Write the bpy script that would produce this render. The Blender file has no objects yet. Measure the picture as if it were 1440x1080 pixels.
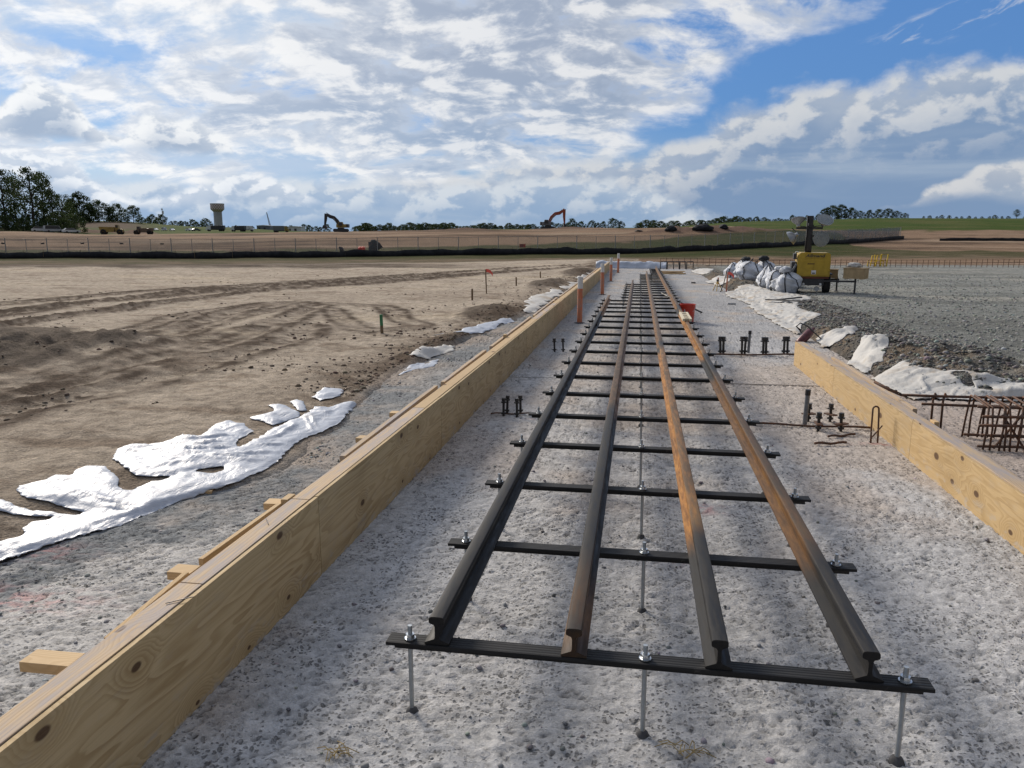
import bpy, bmesh, math, random
import numpy as np
from mathutils import Vector, Matrix, Euler

random.seed(7); np.random.seed(7)
S = bpy.context.scene
C = S.collection
R = math.radians

# ------------------------------------------------------------------ camera
FPX, EYE = 1082.0, 1.7
PITCH = math.atan((540 - 334) / FPX)
YAW = math.atan(180 / FPX * math.cos(PITCH))
cam_d = bpy.data.cameras.new('camera')
cam = bpy.data.objects.new('camera', cam_d); C.objects.link(cam)
cam_d.sensor_width = 36.0; cam_d.lens = 36.0 * FPX / 1440.0
cam_d.clip_start = 0.05; cam_d.clip_end = 9000
cam.location = (0, 0, EYE)
cam.rotation_euler = (math.pi / 2 - PITCH, 0, YAW)
S.camera = cam

# ------------------------------------------------------------------ sun, sky, exposure
SUN_AZ = R(44)            # to the left of the track direction (+Y)
SUN_EL = R(28)
sun_d = bpy.data.lights.new('sun', 'SUN'); sun = bpy.data.objects.new('sun', sun_d); C.objects.link(sun)
sun_d.energy = 4.0; sun_d.angle = R(17.0); sun_d.color = (1.0, 0.90, 0.77)
sdir = Vector((-math.sin(SUN_AZ) * math.cos(SUN_EL), math.cos(SUN_AZ) * math.cos(SUN_EL), math.sin(SUN_EL)))
sun.rotation_euler = sdir.to_track_quat('Z', 'Y').to_euler()
sun.location = (-60, 40, 60)
S.view_settings.view_transform = 'Standard'; S.view_settings.look = 'None'
S.view_settings.exposure = 0.0; S.view_settings.gamma = 1.0
S.view_settings.use_curve_mapping = False
S.cycles.use_denoising = True
S.cycles.max_bounces = 5; S.cycles.diffuse_bounces = 2; S.cycles.adaptive_threshold = 0.009; S.cycles.transparent_max_bounces = 24

class NT:
    """small helper to write node trees as expressions"""
    def __init__(s, tree): s.t = tree; s.l = tree.links; tree.nodes.clear()
    def n(s, typ, **kw):
        o = s.t.nodes.new(typ)
        for k, v in kw.items(): setattr(o, k, v)
        return o
    def put(s, sock, v):
        if isinstance(v, bpy.types.NodeSocket): s.l.new(v, sock)
        elif v is not None:
            if sock.type == 'RGBA' and len(v) == 3: v = (*v, 1)
            sock.default_value = v
    def m(s, op, a, b=None, c=None, clamp=False):
        o = s.n('ShaderNodeMath', operation=op, use_clamp=clamp)
        for i, v in enumerate((a, b, c)):
            if v is not None: s.put(o.inputs[i], v)
        return o.outputs[0]
    def v(s, op, a, b=None):
        o = s.n('ShaderNodeVectorMath', operation=op); s.put(o.inputs[0], a)
        if b is not None: s.put(o.inputs[3] if op == 'SCALE' else o.inputs[1], b)
        return o.outputs[1] if op in ('LENGTH', 'DOT_PRODUCT', 'DISTANCE') else o.outputs[0]
    def ss(s, x, a, b, lo=0.0, hi=1.0):
        o = s.n('ShaderNodeMapRange', interpolation_type='SMOOTHSTEP')
        s.put(o.inputs[0], x); s.put(o.inputs[1], a); s.put(o.inputs[2], b); s.put(o.inputs[3], lo); s.put(o.inputs[4], hi)
        return o.outputs[0]
    def lin(s, x, a, b, lo=0.0, hi=1.0):
        o = s.n('ShaderNodeMapRange')
        s.put(o.inputs[0], x); s.put(o.inputs[1], a); s.put(o.inputs[2], b); s.put(o.inputs[3], lo); s.put(o.inputs[4], hi)
        return o.outputs[0]
    def mix(s, f, a, b, blend='MIX'):
        o = s.n('ShaderNodeMix', data_type='RGBA', blend_type=blend)
        s.put(o.inputs[0], f); s.put(o.inputs[6], a); s.put(o.inputs[7], b)
        return o.outputs[2]
    def xyz(s, x=0.0, y=0.0, z=0.0):
        o = s.n('ShaderNodeCombineXYZ')
        for i, v in enumerate((x, y, z)): s.put(o.inputs[i], v)
        return o.outputs[0]
    def sep(s, v):
        o = s.n('ShaderNodeSeparateXYZ'); s.put(o.inputs[0], v); return o.outputs
    def noise(s, vec, scale, detail=4.0, rough=0.5, dist=0.0, dim='3D', lac=2.0):
        o = s.n('ShaderNodeTexNoise', noise_dimensions=dim)
        s.put(o.inputs['Vector'], vec); s.put(o.inputs['Scale'], scale); s.put(o.inputs['Detail'], detail)
        s.put(o.inputs['Roughness'], rough); s.put(o.inputs['Distortion'], dist); s.put(o.inputs['Lacunarity'], lac)
        return o.outputs[0]
    def vor(s, vec, scale, rnd=1.0, feature='F1', out='Distance', dim='3D'):
        o = s.n('ShaderNodeTexVoronoi', feature=feature, voronoi_dimensions=dim)
        s.put(o.inputs['Vector'], vec); s.put(o.inputs['Scale'], scale); s.put(o.inputs['Randomness'], rnd)
        return o.outputs[out]
    def curve(s, x, pts):
        o = s.n('ShaderNodeFloatCurve'); c = o.mapping.curves[0]
        while len(c.points) < len(pts): c.points.new(0.5, 0.5)
        for p, (a, b) in zip(c.points, pts): p.location = (a, b)
        o.mapping.update(); s.put(o.inputs[1], x); return o.outputs[0]

def nz_up(T, pl): return T.noise(T.v('ADD', pl, (5, 2, 0)), 0.9, 3, 0.55)
def build_sky():
    w = bpy.data.worlds.new('World'); S.world = w; w.use_nodes = True
    T = NT(w.node_tree)
    gen = T.n('ShaderNodeTexCoord').outputs['Generated']
    x0, y0, z = T.sep(gen)
    cy, sy = math.cos(YAW), math.sin(YAW)
    x = T.m('ADD', T.m('MULTIPLY', x0, cy), T.m('MULTIPLY', y0, sy))      # heading turned so that y looks down the site
    y = T.m('SUBTRACT', T.m('MULTIPLY', y0, cy), T.m('MULTIPLY', x0, sy))
    az = T.m('MULTIPLY', T.m('ARCTAN2', x, y), 57.2958)                    # degrees, right positive
    el = T.m('MULTIPLY', T.m('ARCSINE', z), 57.2958)
    zz = T.m('ADD', T.m('MAXIMUM', z, 0.0), 0.34)
    pl = T.xyz(T.m('DIVIDE', x, zz), T.m('DIVIDE', y, zz), 0.0)            # cloud-deck plane
    ang = T.xyz(az, el, 0.0)
    sky = T.n('ShaderNodeTexSky', sky_type='NISHITA'); sky.sun_disc = False
    sky.sun_elevation = SUN_EL; sky.sun_rotation = -SUN_AZ
    sky.air_density = 1.3; sky.dust_density = 0.6; sky.ozone_density = 2.0
    col = T.v('MULTIPLY', sky.outputs[0], (0.055, 0.085, 0.125))
    blue = col
    col = T.mix(T.ss(el, 1.0, 9.0, 0.55, 0.75), col, (0.11, 0.27, 0.63))
    WH, LG, MG, BG = (0.90, 0.91, 0.93), (0.62, 0.67, 0.75), (0.36, 0.41, 0.50), (0.30, 0.39, 0.54)
    # brighter and whiter towards the sun on the left
    glow = T.ss(az, -40.0, 20.0, 1.06, 0.88)

    # --- low pale veil near the horizon
    nv = T.noise(T.v('MULTIPLY', ang, (0.035, 0.16, 0)), 1.0, 5, 0.55, 0.3)
    veil = T.m('MULTIPLY', T.ss(el, 9.0, -0.5), T.ss(nv, 0.30, 0.62, 0.55, 1.0))
    col = T.mix(veil, col, T.mix(T.ss(nv, 0.40, 0.66), (0.34, 0.46, 0.62), (0.64, 0.72, 0.80)))

    # --- thin high veil, denser on the sun's side
    nh = T.noise(T.v('MULTIPLY', pl, (0.8, 1.3, 0)), 1.9, 7, 0.6, 0.4)
    hv = T.m('MULTIPLY', T.ss(nh, 0.28, 0.60), T.ss(az, 14.0, -16.0, 0.0, 0.95))
    col = T.mix(hv, col, (0.50, 0.62, 0.79))

    # --- high broken layer, thick over the left and the centre
    pv = T.v('MULTIPLY', pl, (1.0, 1.2, 1))
    pv = T.v('ADD', pv, T.v('SCALE', T.xyz(T.noise(pl, 3.6, 2, 0.5), T.noise(T.v('ADD', pl, (9, 4, 0)), 3.6, 2, 0.5), 0), 0.14))
    na = T.noise(pv, 4.6, 9, 0.60, 0.0)
    nb = T.noise(T.v('ADD', pv, (-0.038, 0.036, 0)), 4.6, 6, 0.60, 0.0)
    nl = T.noise(T.v('ADD', pl, (3.1, 7.7, 0)), 1.9, 4, 0.55)
    edge = T.m('ADD', az, T.m('MULTIPLY', T.m('SUBTRACT', 15.5, el), 1.5))          # the deck ends along a slant at the right
    edge = T.m('ADD', edge, T.m('ADD', T.m('MULTIPLY', T.m('SUBTRACT', na, 0.5), 30.0), T.m('MULTIPLY', T.m('SUBTRACT', nh, 0.5), 34.0)))
    cov = T.ss(edge, 15.0, 34.0, 0.0, 0.34)
    cen = T.m('MULTIPLY', T.ss(T.m('ABSOLUTE', T.m('SUBTRACT', az, -1.0)), 17.0, 3.0), T.ss(el, 6.0, 13.0))
    gap = T.m('MULTIPLY', T.ss(az, -16.0, -27.0), T.ss(T.m('ABSOLUTE', T.m('SUBTRACT', el, 13.0)), 5.0, 1.0))
    th = T.m('ADD', T.m('ADD', 0.44, cov), T.m('MULTIPLY', T.m('SUBTRACT', nl, 0.5), -0.45))
    th = T.m('ADD', T.m('SUBTRACT', th, T.m('MULTIPLY', cen, 0.10)), T.m('MULTIPLY', gap, 0.07))
    th = T.m('ADD', th, T.ss(el, 6.0, 2.0, 0.0, 0.10))
    dA = T.m('SUBTRACT', na, th)
    aA = T.ss(dA, -0.09, 0.09)
    thick = T.ss(T.m('ADD', T.m('ADD', dA, T.m('MULTIPLY', cen, 0.05)), T.m('MULTIPLY', T.m('SUBTRACT', nl, 0.5), 0.25)), -0.03, 0.19)
    lit = T.ss(T.m('SUBTRACT', na, nb), -0.07, 0.11)
    sh = T.m('MULTIPLY', thick, T.m('SUBTRACT', 1.0, T.m('MULTIPLY', lit, 0.85)))
    sh = T.m('ADD', T.m('MULTIPLY', sh, 0.85), T.ss(nl, 0.5, 0.75, 0.0, 0.12))
    sh = T.m('MULTIPLY', sh, T.ss(az, -36.0, 4.0, 0.62, 1.0))
    gA = T.mix(T.ss(el, 5.0, 13.0), (0.34, 0.45, 0.62), (0.34, 0.41, 0.54))
    cA = T.mix(sh, T.mix(lit, (0.70, 0.75, 0.83), (0.97, 0.97, 0.97)), gA)
    col = T.mix(T.m('MULTIPLY', aA, 0.95), col, cA)

    # --- banks of cumulus: (curve of top edge over azimuth, puff size, depth of the bank, colours)
    def bank(col, pts, amp, sc, depth, soft, top, bot, seed, base=None, op=1.0):
        # pts: (az, el) -> float curve over az -60..60, el 0..20
        t = T.curve(T.lin(az, -60.0, 60.0), [((a + 60) / 120.0, e / 20.0) for a, e in pts])
        t = T.m('MULTIPLY', t, 20.0)
        v3 = T.v('ADD', T.v('MULTIPLY', ang, (sc, sc * 1.5, 0)), (seed, seed * 2.3, 0))
        nz = T.noise(v3, 1.0, 7, 0.56, 0.15)
        nz2 = T.noise(T.v('ADD', v3, (-0.22, 0.26, 0)), 1.0, 5, 0.56, 0.15)
        puff = T.vor(T.v('ADD', T.v('MULTIPLY', v3, (1.8, 1.8, 1)), T.v('SCALE', T.xyz(nz, nz2, 0), 0.8)), 1.0, 1.0, 'SMOOTH_F1')
        hgt = T.m('ADD', T.m('MULTIPLY', T.m('SUBTRACT', nz, 0.5), amp * 2.4), T.m('MULTIPLY', T.m('SUBTRACT', 0.45, puff), amp * 0.7))
        d = T.m('SUBTRACT', T.m('ADD', t, hgt), el)
        a = T.ss(d, -soft * 0.3, soft)
        if base is not None:
            b = T.m('MULTIPLY', T.curve(T.lin(az, -60.0, 60.0), [((q + 60) / 120.0, e / 20.0) for q, e in base]), 20.0)
            a = T.m('MULTIPLY', a, T.ss(T.m('SUBTRACT', el, T.m('ADD', b, T.m('MULTIPLY', T.m('SUBTRACT', nz, 0.5), amp * 0.9))), -0.35, 0.5))
        a = T.m('MULTIPLY', a, op)
        litb = T.ss(T.m('SUBTRACT', nz, nz2), -0.07, 0.10)
        s_ = T.m('ADD', T.m('DIVIDE', d, depth), T.m('MULTIPLY', T.m('SUBTRACT', 0.5, litb), T.m('SUBTRACT', 0.85, T.m('MULTIPLY', T.m('DIVIDE', d, depth), 0.35))))
        c = T.mix(T.ss(s_, -0.1, 1.15), top, bot)
        sv = T.noise(T.v('ADD', T.v('MULTIPLY', ang, (0.05, 0.42, 0)), (seed, seed, 0)), 1.0, 5, 0.55, 0.6)
        c = T.mix(T.m('MULTIPLY', T.ss(sv, 0.45, 0.75), T.ss(s_, 0.3, 1.0, 0.0, 0.55)), c, (0.50, 0.59, 0.70))
        return T.mix(a, col, c)
    # big grey-blue bank on the right
    col = bank(col, [(-60, 2), (-20, 3.0), (-6, 4.6), (2, 5.4), (8, 5.9), (12, 6.9), (17, 9.2), (21, 9.9), (26, 10.2), (31, 11.0), (45, 11.6), (60, 12)],
               1.5, 0.30, 5.2, 1.2, (0.70, 0.73, 0.77), (0.235, 0.35, 0.54), 3.7)
    # lower row left of it
    col = bank(col, [(-60, 3), (-34, 4.2), (-26, 3.6), (-15, 4.0), (-6, 3.7), (2, 4.3), (8, 4.0), (14, 1.6), (20, 0.5), (60, 0.2)],
               1.0, 0.34, 2.8, 0.8, (0.68, 0.74, 0.81), (0.31, 0.44, 0.63), 11.2)
    # cumulus on the left
    col = bank(col, [(-60, 6), (-36, 8.0), (-33, 7.4), (-30.5, 9.4), (-28, 8.0), (-26.5, 6.6), (-24, 8.0), (-21.5, 7.7), (-19.5, 6.3), (-18, 4.0), (-12, 3.0), (60, 0)],
               0.9, 0.44, 2.6, 0.45, (0.88, 0.90, 0.92), (0.37, 0.46, 0.60), 5.9,
               base=[(-60, 5.0), (-34, 6.0), (-20, 5.5), (-16, 6.0), (60, 6)])
    col = bank(col, [(-60, 3), (-36, 4.4), (-32, 5.2), (-29, 4.6), (-25, 2.6), (-22, 3.3), (-18.5, 4.3), (-15.5, 3.3), (-12, 2.2), (60, 0)],
               0.7, 0.46, 2.2, 0.4, (0.86, 0.89, 0.93), (0.34, 0.45, 0.62), 8.3,
               base=[(-60, 1.0), (-34, 1.6), (-20, 2.2), (-14, 2.4), (60, 2.5)], op=0.9)
    # bright scrap low on the far right
    col = bank(col, [(-60, 0), (20, 0.5), (26, 2.2), (29, 3.7), (33, 4.8), (38, 5.2), (60, 4)],
               0.8, 0.34, 2.6, 0.4, (0.80, 0.80, 0.80), (0.36, 0.44, 0.57), 1.3,
               base=[(-60, 1.0), (22, 1.6), (30, 2.4), (34, 2.0), (60, 2)], op=0.85)
    # wisps in the blue at upper right
    ux = T.m('ADD', T.m('MULTIPLY', az, 0.26), T.m('MULTIPLY', el, -0.05)); uy = T.m('SUBTRACT', el, T.m('MULTIPLY', az, 0.30))
    nw = T.noise(T.xyz(ux, T.m('MULTIPLY', uy, 0.9), 4.0), 1.3, 7, 0.62, 0.4)
    wisp = T.m('MULTIPLY', T.ss(nw, 0.52, 0.72), T.m('MULTIPLY', T.ss(T.m('ABSOLUTE', T.m('SUBTRACT', uy, 4.5)), 1.5, 0.2), T.m('MULTIPLY', T.ss(az, 22.0, 26.0), T.ss(el, 10.5, 12.5))))
    col = T.mix(T.m('MULTIPLY', wisp, 0.8), col, (0.78, 0.81, 0.86))
    col = T.v('SCALE', col, glow)
    full = T.n('ShaderNodeBackground'); T.put(full.inputs[0], col)
    # overhead and behind: broken cloud in less detail, dimmed away from the sun to cut fill
    up = T.mix(T.ss(T.noise(pl, 1.5, 4, 0.6), 0.36, 0.56), T.mix(0.6, blue, (0.10, 0.25, 0.60)), T.mix(T.ss(nz_up(T, pl), 0.4, 0.65), (0.86, 0.87, 0.90), (0.46, 0.50, 0.58)))
    up = T.mix(T.ss(el, 0.0, -3.0), T.v('SCALE', up, T.ss(T.v('DOT_PRODUCT', gen, tuple(sdir)), -0.3, 0.95, 0.40, 1.15)), (0.22, 0.20, 0.17))
    plain = T.n('ShaderNodeBackground'); T.put(plain.inputs[0], up)
    aa = T.m('ABSOLUTE', az)
    k = T.m('MULTIPLY', T.m('MULTIPLY', T.ss(el, 26.0, 20.0), T.ss(el, -2.5, -0.5)), T.ss(aa, 62.0, 48.0))
    mx = T.n('ShaderNodeMixShader'); T.put(mx.inputs[0], k); T.l.new(plain.outputs[0], mx.inputs[1]); T.l.new(full.outputs[0], mx.inputs[2])
    out = T.n('ShaderNodeOutputWorld'); T.l.new(mx.outputs[0], out.inputs[0])
    w.cycles.sampling_method = 'MANUAL'; w.cycles.sample_map_resolution = 512
build_sky()

# ------------------------------------------------------------------ helpers: layout, noise, meshes, tags
CP, SP, CY, SY = math.cos(PITCH), math.sin(PITCH), math.cos(YAW), math.sin(YAW)
def ray(x, y):
    a = (x - 720) / FPX; b = (540 - y) / FPX
    Y = CP + b * SP; Z = -SP + b * CP
    return (a * CY - Y * SY, a * SY + Y * CY, Z)
def gp(x, y, z=0.0):
    """where a sight line of the survey meets the level z"""
    d = ray(x, y); t = (z - EYE) / d[2]
    return (d[0] * t, d[1] * t)
def at_dist(x, D):
    """ground position at distance D ahead, in the bearing of photo column x (at the horizon)"""
    a = (x - 720) / FPX * CP
    return (D * (a * CY - SY), D * (a * SY + CY))
def heading(X, Y):
    """distance ahead and photo column of a ground position"""
    f = -X * SY + Y * CY; r = X * CY + Y * SY
    return f, 720 + FPX / CP * r / np.maximum(f, 1e-3)

def _h(ix, iy, s):
    n = (ix.astype(np.int64) * 374761393 + iy.astype(np.int64) * 668265263 + s * 974634541) & 0xffffffff
    n = ((n ^ (n >> 13)) * 1274126177) & 0xffffffff
    return (n ^ (n >> 16)) & 0xffffffff
def vnoise(x, y, s=0):
    x = np.asarray(x, float); y = np.asarray(y, float)
    ix = np.floor(x); iy = np.floor(y); fx = x - ix; fy = y - iy
    u = fx * fx * fx * (fx * (fx * 6 - 15) + 10); v = fy * fy * fy * (fy * (fy * 6 - 15) + 10)
    def g(dx, dy):
        a = _h(ix + dx, iy + dy, s) / 4294967296.0 * 2 * math.pi
        return np.cos(a) * (fx - dx) + np.sin(a) * (fy - dy)
    return ((g(0, 0) * (1 - u) + g(1, 0) * u) * (1 - v) + (g(0, 1) * (1 - u) + g(1, 1) * u) * v) * 1.5
def fbm(x, y, s=0, o=4, r=0.5):
    x = np.asarray(x, float); y = np.asarray(y, float)
    t = np.zeros(np.broadcast(x, y).shape); a = 1.0; n = 0.0
    for k in range(o):
        t = t + a * vnoise(x * 2 ** k + 17.3 * k, y * 2 ** k - 9.1 * k, s + k); n += a; a *= r
    return t / n * 1.3
def worley(x, y, s=0):
    x = np.asarray(x, float); y = np.asarray(y, float)
    ix = np.floor(x); iy = np.floor(y); best = np.full(x.shape, 9.0); idv = np.zeros(x.shape)
    for dx in (-1, 0, 1):
        for dy in (-1, 0, 1):
            jx, jy = ix + dx, iy + dy
            px = jx + _h(jx, jy, s) / 4294967296.0; py = jy + _h(jx, jy, s + 71) / 4294967296.0
            d = np.hypot(px - x, py - y); m = d < best
            best = np.where(m, d, best); idv = np.where(m, _h(jx, jy, s + 33) / 4294967296.0, idv)
    return best, idv
def sst(x, a, b):
    t = np.clip((np.asarray(x, float) - a) / (b - a), 0, 1); return t * t * (3 - 2 * t)
def seg_dist(x, y, pts, arc=False):
    """distance to a polyline (and arc length along it)"""
    best = np.full(np.shape(x), 1e9); al = np.zeros(np.shape(x)); acc = 0.0
    for (ax, ay), (bx, by) in zip(pts[:-1], pts[1:]):
        L = math.hypot(bx - ax, by - ay) + 1e-9
        t = np.clip(((x - ax) * (bx - ax) + (y - ay) * (by - ay)) / L ** 2, 0, 1)
        d = np.hypot(x - ax - t * (bx - ax), y - ay - t * (by - ay))
        m = d < best; best = np.where(m, d, best); al = np.where(m, acc + t * L, al); acc += L
    return (best, al) if arc else best
def inside(x, y, poly):
    c = np.zeros(np.shape(x), bool); n = len(poly)
    for i in range(n):
        (x1, y1), (x2, y2) = poly[i], poly[(i + 1) % n]
        if y1 == y2: continue
        k = ((y1 > y) != (y2 > y)) & (x < (x2 - x1) * (y - y1) / (y2 - y1) + x1); c ^= k
    return c
def lerp_col(a, b, t):
    return np.asarray(a) * (1 - t[..., None]) + np.asarray(b) * t[..., None]

def tag(o, label=None, cat=None, group=None, kind=None):
    if label: o['label'] = label
    if cat: o['category'] = cat
    if group: o['group'] = group
    if kind: o['kind'] = kind
    return o
def thing(name, label, cat, loc=(0, 0, 0), rz=0.0, group=None):
    o = bpy.data.objects.new(name, None); C.objects.link(o)
    o.location = loc; o.rotation_euler = (0, 0, rz); o.empty_display_size = 0.2
    return tag(o, label, cat, group)
def link(name, me, mat=None, parent=None, smooth=False):
    o = bpy.data.objects.new(name, me); C.objects.link(o)
    if mat is not None:
        for m_ in (mat if isinstance(mat, (list, tuple)) else [mat]): me.materials.append(m_)
    if parent is not None: o.parent = parent
    if smooth: me.polygons.foreach_set('use_smooth', [True] * len(me.polygons))
    return o
def np_mesh(name, co, faces, smooth=True):
    """faces: (n,4) or (n,3) integer array"""
    me = bpy.data.meshes.new(name); co = np.asarray(co, np.float32); faces = np.asarray(faces, np.int32)
    k = faces.shape[1]
    me.vertices.add(len(co)); me.vertices.foreach_set('co', co.ravel())
    me.loops.add(faces.size); me.loops.foreach_set('vertex_index', faces.ravel())
    me.polygons.add(len(faces)); me.polygons.foreach_set('loop_start', np.arange(0, faces.size, k, dtype=np.int32))
    me.polygons.foreach_set('loop_total', np.full(len(faces), k, np.int32))
    me.update(calc_edges=True); me.validate()
    if smooth: me.polygons.foreach_set('use_smooth', np.ones(len(me.polygons), bool))
    return me
def vcol(me, name, rgb):
    a = me.color_attributes.new(name, 'FLOAT_COLOR', 'POINT')
    d = np.ones((len(me.vertices), 4), np.float32); d[:, :3] = rgb; a.data.foreach_set('color', d.ravel())
def grid_faces(nr, nc):
    i = np.arange(nr - 1)[:, None] * nc + np.arange(nc - 1)[None, :]
    return np.stack([i, i + 1, i + nc + 1, i + nc], -1).reshape(-1, 4)
def dup(root, loc=None, rz=None, label=None, group=None, scale=None):
    r = root.copy(); C.objects.link(r)
    if loc is not None: r.location = loc
    if rz is not None: r.rotation_euler = (0, 0, rz)
    if scale is not None: r.scale = scale if isinstance(scale, tuple) else (scale,) * 3
    if label: r['label'] = label
    if group: r['group'] = group
    for ch in list(root.children):
        c = ch.copy(); C.objects.link(c); c.parent = r
        for g in ch.children:
            d = g.copy(); C.objects.link(d); d.parent = c
    return r

class MB:
    """collects solids, builds them as ONE mesh object"""
    def __init__(s): s.v = []; s.f = []; s.mi = []; s.cur = 0
    def add(s, vs, fs, M=None):
        b = len(s.v)
        s.v += [tuple(M @ Vector(p)) if M is not None else tuple(p) for p in vs]
        s.f += [tuple(i + b for i in f) for f in fs]; s.mi += [s.cur] * len(fs); return s
    def box(s, c, d, rot=None, bev=0.0):
        hx, hy, hz = d[0] / 2, d[1] / 2, d[2] / 2
        M = Matrix.Translation(c) @ (Euler(rot).to_matrix().to_4x4() if rot else Matrix())
        if bev > 0:
            bm = bmesh.new(); bmesh.ops.create_cube(bm, size=1.0)
            for q in bm.verts: q.co = (q.co.x * d[0], q.co.y * d[1], q.co.z * d[2])
            bmesh.ops.bevel(bm, geom=bm.edges[:], offset=bev, segments=2, affect='EDGES', profile=0.6)
            bm.verts.ensure_lookup_table()
            s.add([q.co.copy() for q in bm.verts], [[q.index for q in f.verts] for f in bm.faces], M); bm.free(); return s
        vs = [(x, y, z) for x in (-hx, hx) for y in (-hy, hy) for z in (-hz, hz)]
        return s.add(vs, [(0, 1, 3, 2), (4, 6, 7, 5), (0, 4, 5, 1), (2, 3, 7, 6), (0, 2, 6, 4), (1, 5, 7, 3)], M)
    def bar(s, p, q, w, h, roll=0.0, bev=0.0):
        p, q = Vector(p), Vector(q); d = q - p; L = d.length
        rt = d.to_track_quat('Y', 'Z').to_matrix().to_4x4()
        M = Matrix.Translation((p + q) / 2) @ rt @ Matrix.Rotation(roll, 4, 'Y')
        b = MB().box((0, 0, 0), (w, L, h), bev=bev); return s.add(b.v, b.f, M)
    def cyl(s, p, q, r, n=12, r2=None, cap=True):
        p, q = Vector(p), Vector(q); d = q - p; r2 = r if r2 is None else r2
        M = d.to_track_quat('Z', 'Y').to_matrix()
        vs = []
        for k in range(n):
            a = 2 * math.pi * k / n; o = Vector((math.cos(a), math.sin(a), 0)); vs += [p + M @ (o * r), q + M @ (o * r2)]
        fs = [(2 * k, 2 * ((k + 1) % n), 2 * ((k + 1) % n) + 1, 2 * k + 1) for k in range(n)]
        if cap: fs += [tuple(2 * k for k in reversed(range(n))), tuple(2 * k + 1 for k in range(n))]
        return s.add(vs, fs)
    def lathe(s, prof, n=24, M=None, cap=False):
        vs = []; m = len(prof)
        for k in range(n):
            a = 2 * math.pi * k / n
            vs += [(r * math.cos(a), r * math.sin(a), z) for r, z in prof]
        fs = [(k * m + i, ((k + 1) % n) * m + i, ((k + 1) % n) * m + i + 1, k * m + i + 1) for k in range(n) for i in range(m - 1)]
        if cap: fs += [tuple(k * m for k in reversed(range(n))), tuple(k * m + m - 1 for k in range(n))]
        return s.add(vs, fs, M)
    def prism(s, poly, y0, y1, M=None):
        """polygon in x,z pushed along y"""
        n = len(poly); vs = [(x, y0, z) for x, z in poly] + [(x, y1, z) for x, z in poly]
        fs = [(i, (i + 1) % n, (i + 1) % n + n, i + n) for i in range(n)] + [tuple(reversed(range(n))), tuple(range(n, 2 * n))]
        return s.add(vs, fs, M)
    def tube(s, pts, r, n=8, cap=True):
        pts = [Vector(p) for p in pts]; rr = r if isinstance(r, (list, tuple)) else [r] * len(pts); vs = []
        up = Vector((0, 0, 1)); t0 = (pts[1] - pts[0]).normalized()
        if abs(t0.dot(up)) > 0.95: up = Vector((1, 0, 0))
        for i, p in enumerate(pts):
            t = (pts[min(i + 1, len(pts) - 1)] - pts[max(i - 1, 0)]).normalized()
            a = (up - t * up.dot(t)).normalized(); b = t.cross(a); up = a
            vs += [p + (a * math.cos(2 * math.pi * k / n) + b * math.sin(2 * math.pi * k / n)) * rr[i] for k in range(n)]
        fs = [(i * n + k, i * n + (k + 1) % n, (i + 1) * n + (k + 1) % n, (i + 1) * n + k) for i in range(len(pts) - 1) for k in range(n)]
        if cap: fs += [tuple(reversed(range(n))), tuple(range((len(pts) - 1) * n, len(pts) * n))]
        return s.add(vs, fs)
    def build(s, name, mat, parent=None, smooth=False, auto=None):
        me = bpy.data.meshes.new(name); me.from_pydata(s.v, [], s.f); me.validate()
        bm = bmesh.new(); bm.from_mesh(me); bmesh.ops.recalc_face_normals(bm, faces=bm.faces[:]); bm.to_mesh(me); bm.free()
        if len(set(s.mi)) > 1 and len(s.mi) == len(me.polygons): me.polygons.foreach_set('material_index', s.mi)
        o = link(name, me, mat, parent, smooth)
        if auto is not None:
            me.polygons.foreach_set('use_smooth', [True] * len(me.polygons)); me.set_sharp_from_angle(angle=R(auto))
        return o

# ------------------------------------------------------------------ materials
def principled(name):
    m = bpy.data.materials.new(name); m.use_nodes = True
    T = NT(m.node_tree); b = T.n('ShaderNodeBsdfPrincipled'); o = T.n('ShaderNodeOutputMaterial'); T.l.new(b.outputs[0], o.inputs[0])
    return m, T, b
def bump(T, b, h, strength=0.5, dist=0.01):
    k = T.n('ShaderNodeBump'); k.inputs['Strength'].default_value = strength; k.inputs['Distance'].default_value = dist
    T.put(k.inputs['Height'], h); T.l.new(k.outputs[0], b.inputs['Normal']); return k
def simple(name, col, rough=0.6, metal=0.0, var=0.25, sc=8.0, col2=None, bmp=0.0, bsc=60.0, bd=0.002, spec=0.5):
    """plain paint, metal or plastic with procedural wear"""
    m, T, b = principled(name)
    ob = T.n('ShaderNodeTexCoord').outputs['Object']
    n = T.noise(ob, sc, 6, 0.6, 0.3)
    c2 = col2 if col2 else tuple(c * (1 - var) for c in col)
    T.put(b.inputs['Base Color'], T.mix(T.ss(n, 0.38, 0.66), col, c2))
    T.put(b.inputs['Roughness'], T.lin(n, 0.3, 0.7, max(rough - 0.1, 0.05), min(rough + 0.12, 1.0)))
    b.inputs['Metallic'].default_value = metal; b.inputs['Specular IOR Level'].default_value = spec
    if bmp: bump(T, b, T.noise(ob, bsc, 4, 0.6), bmp, bd)
    return m
MAT = {}

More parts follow.
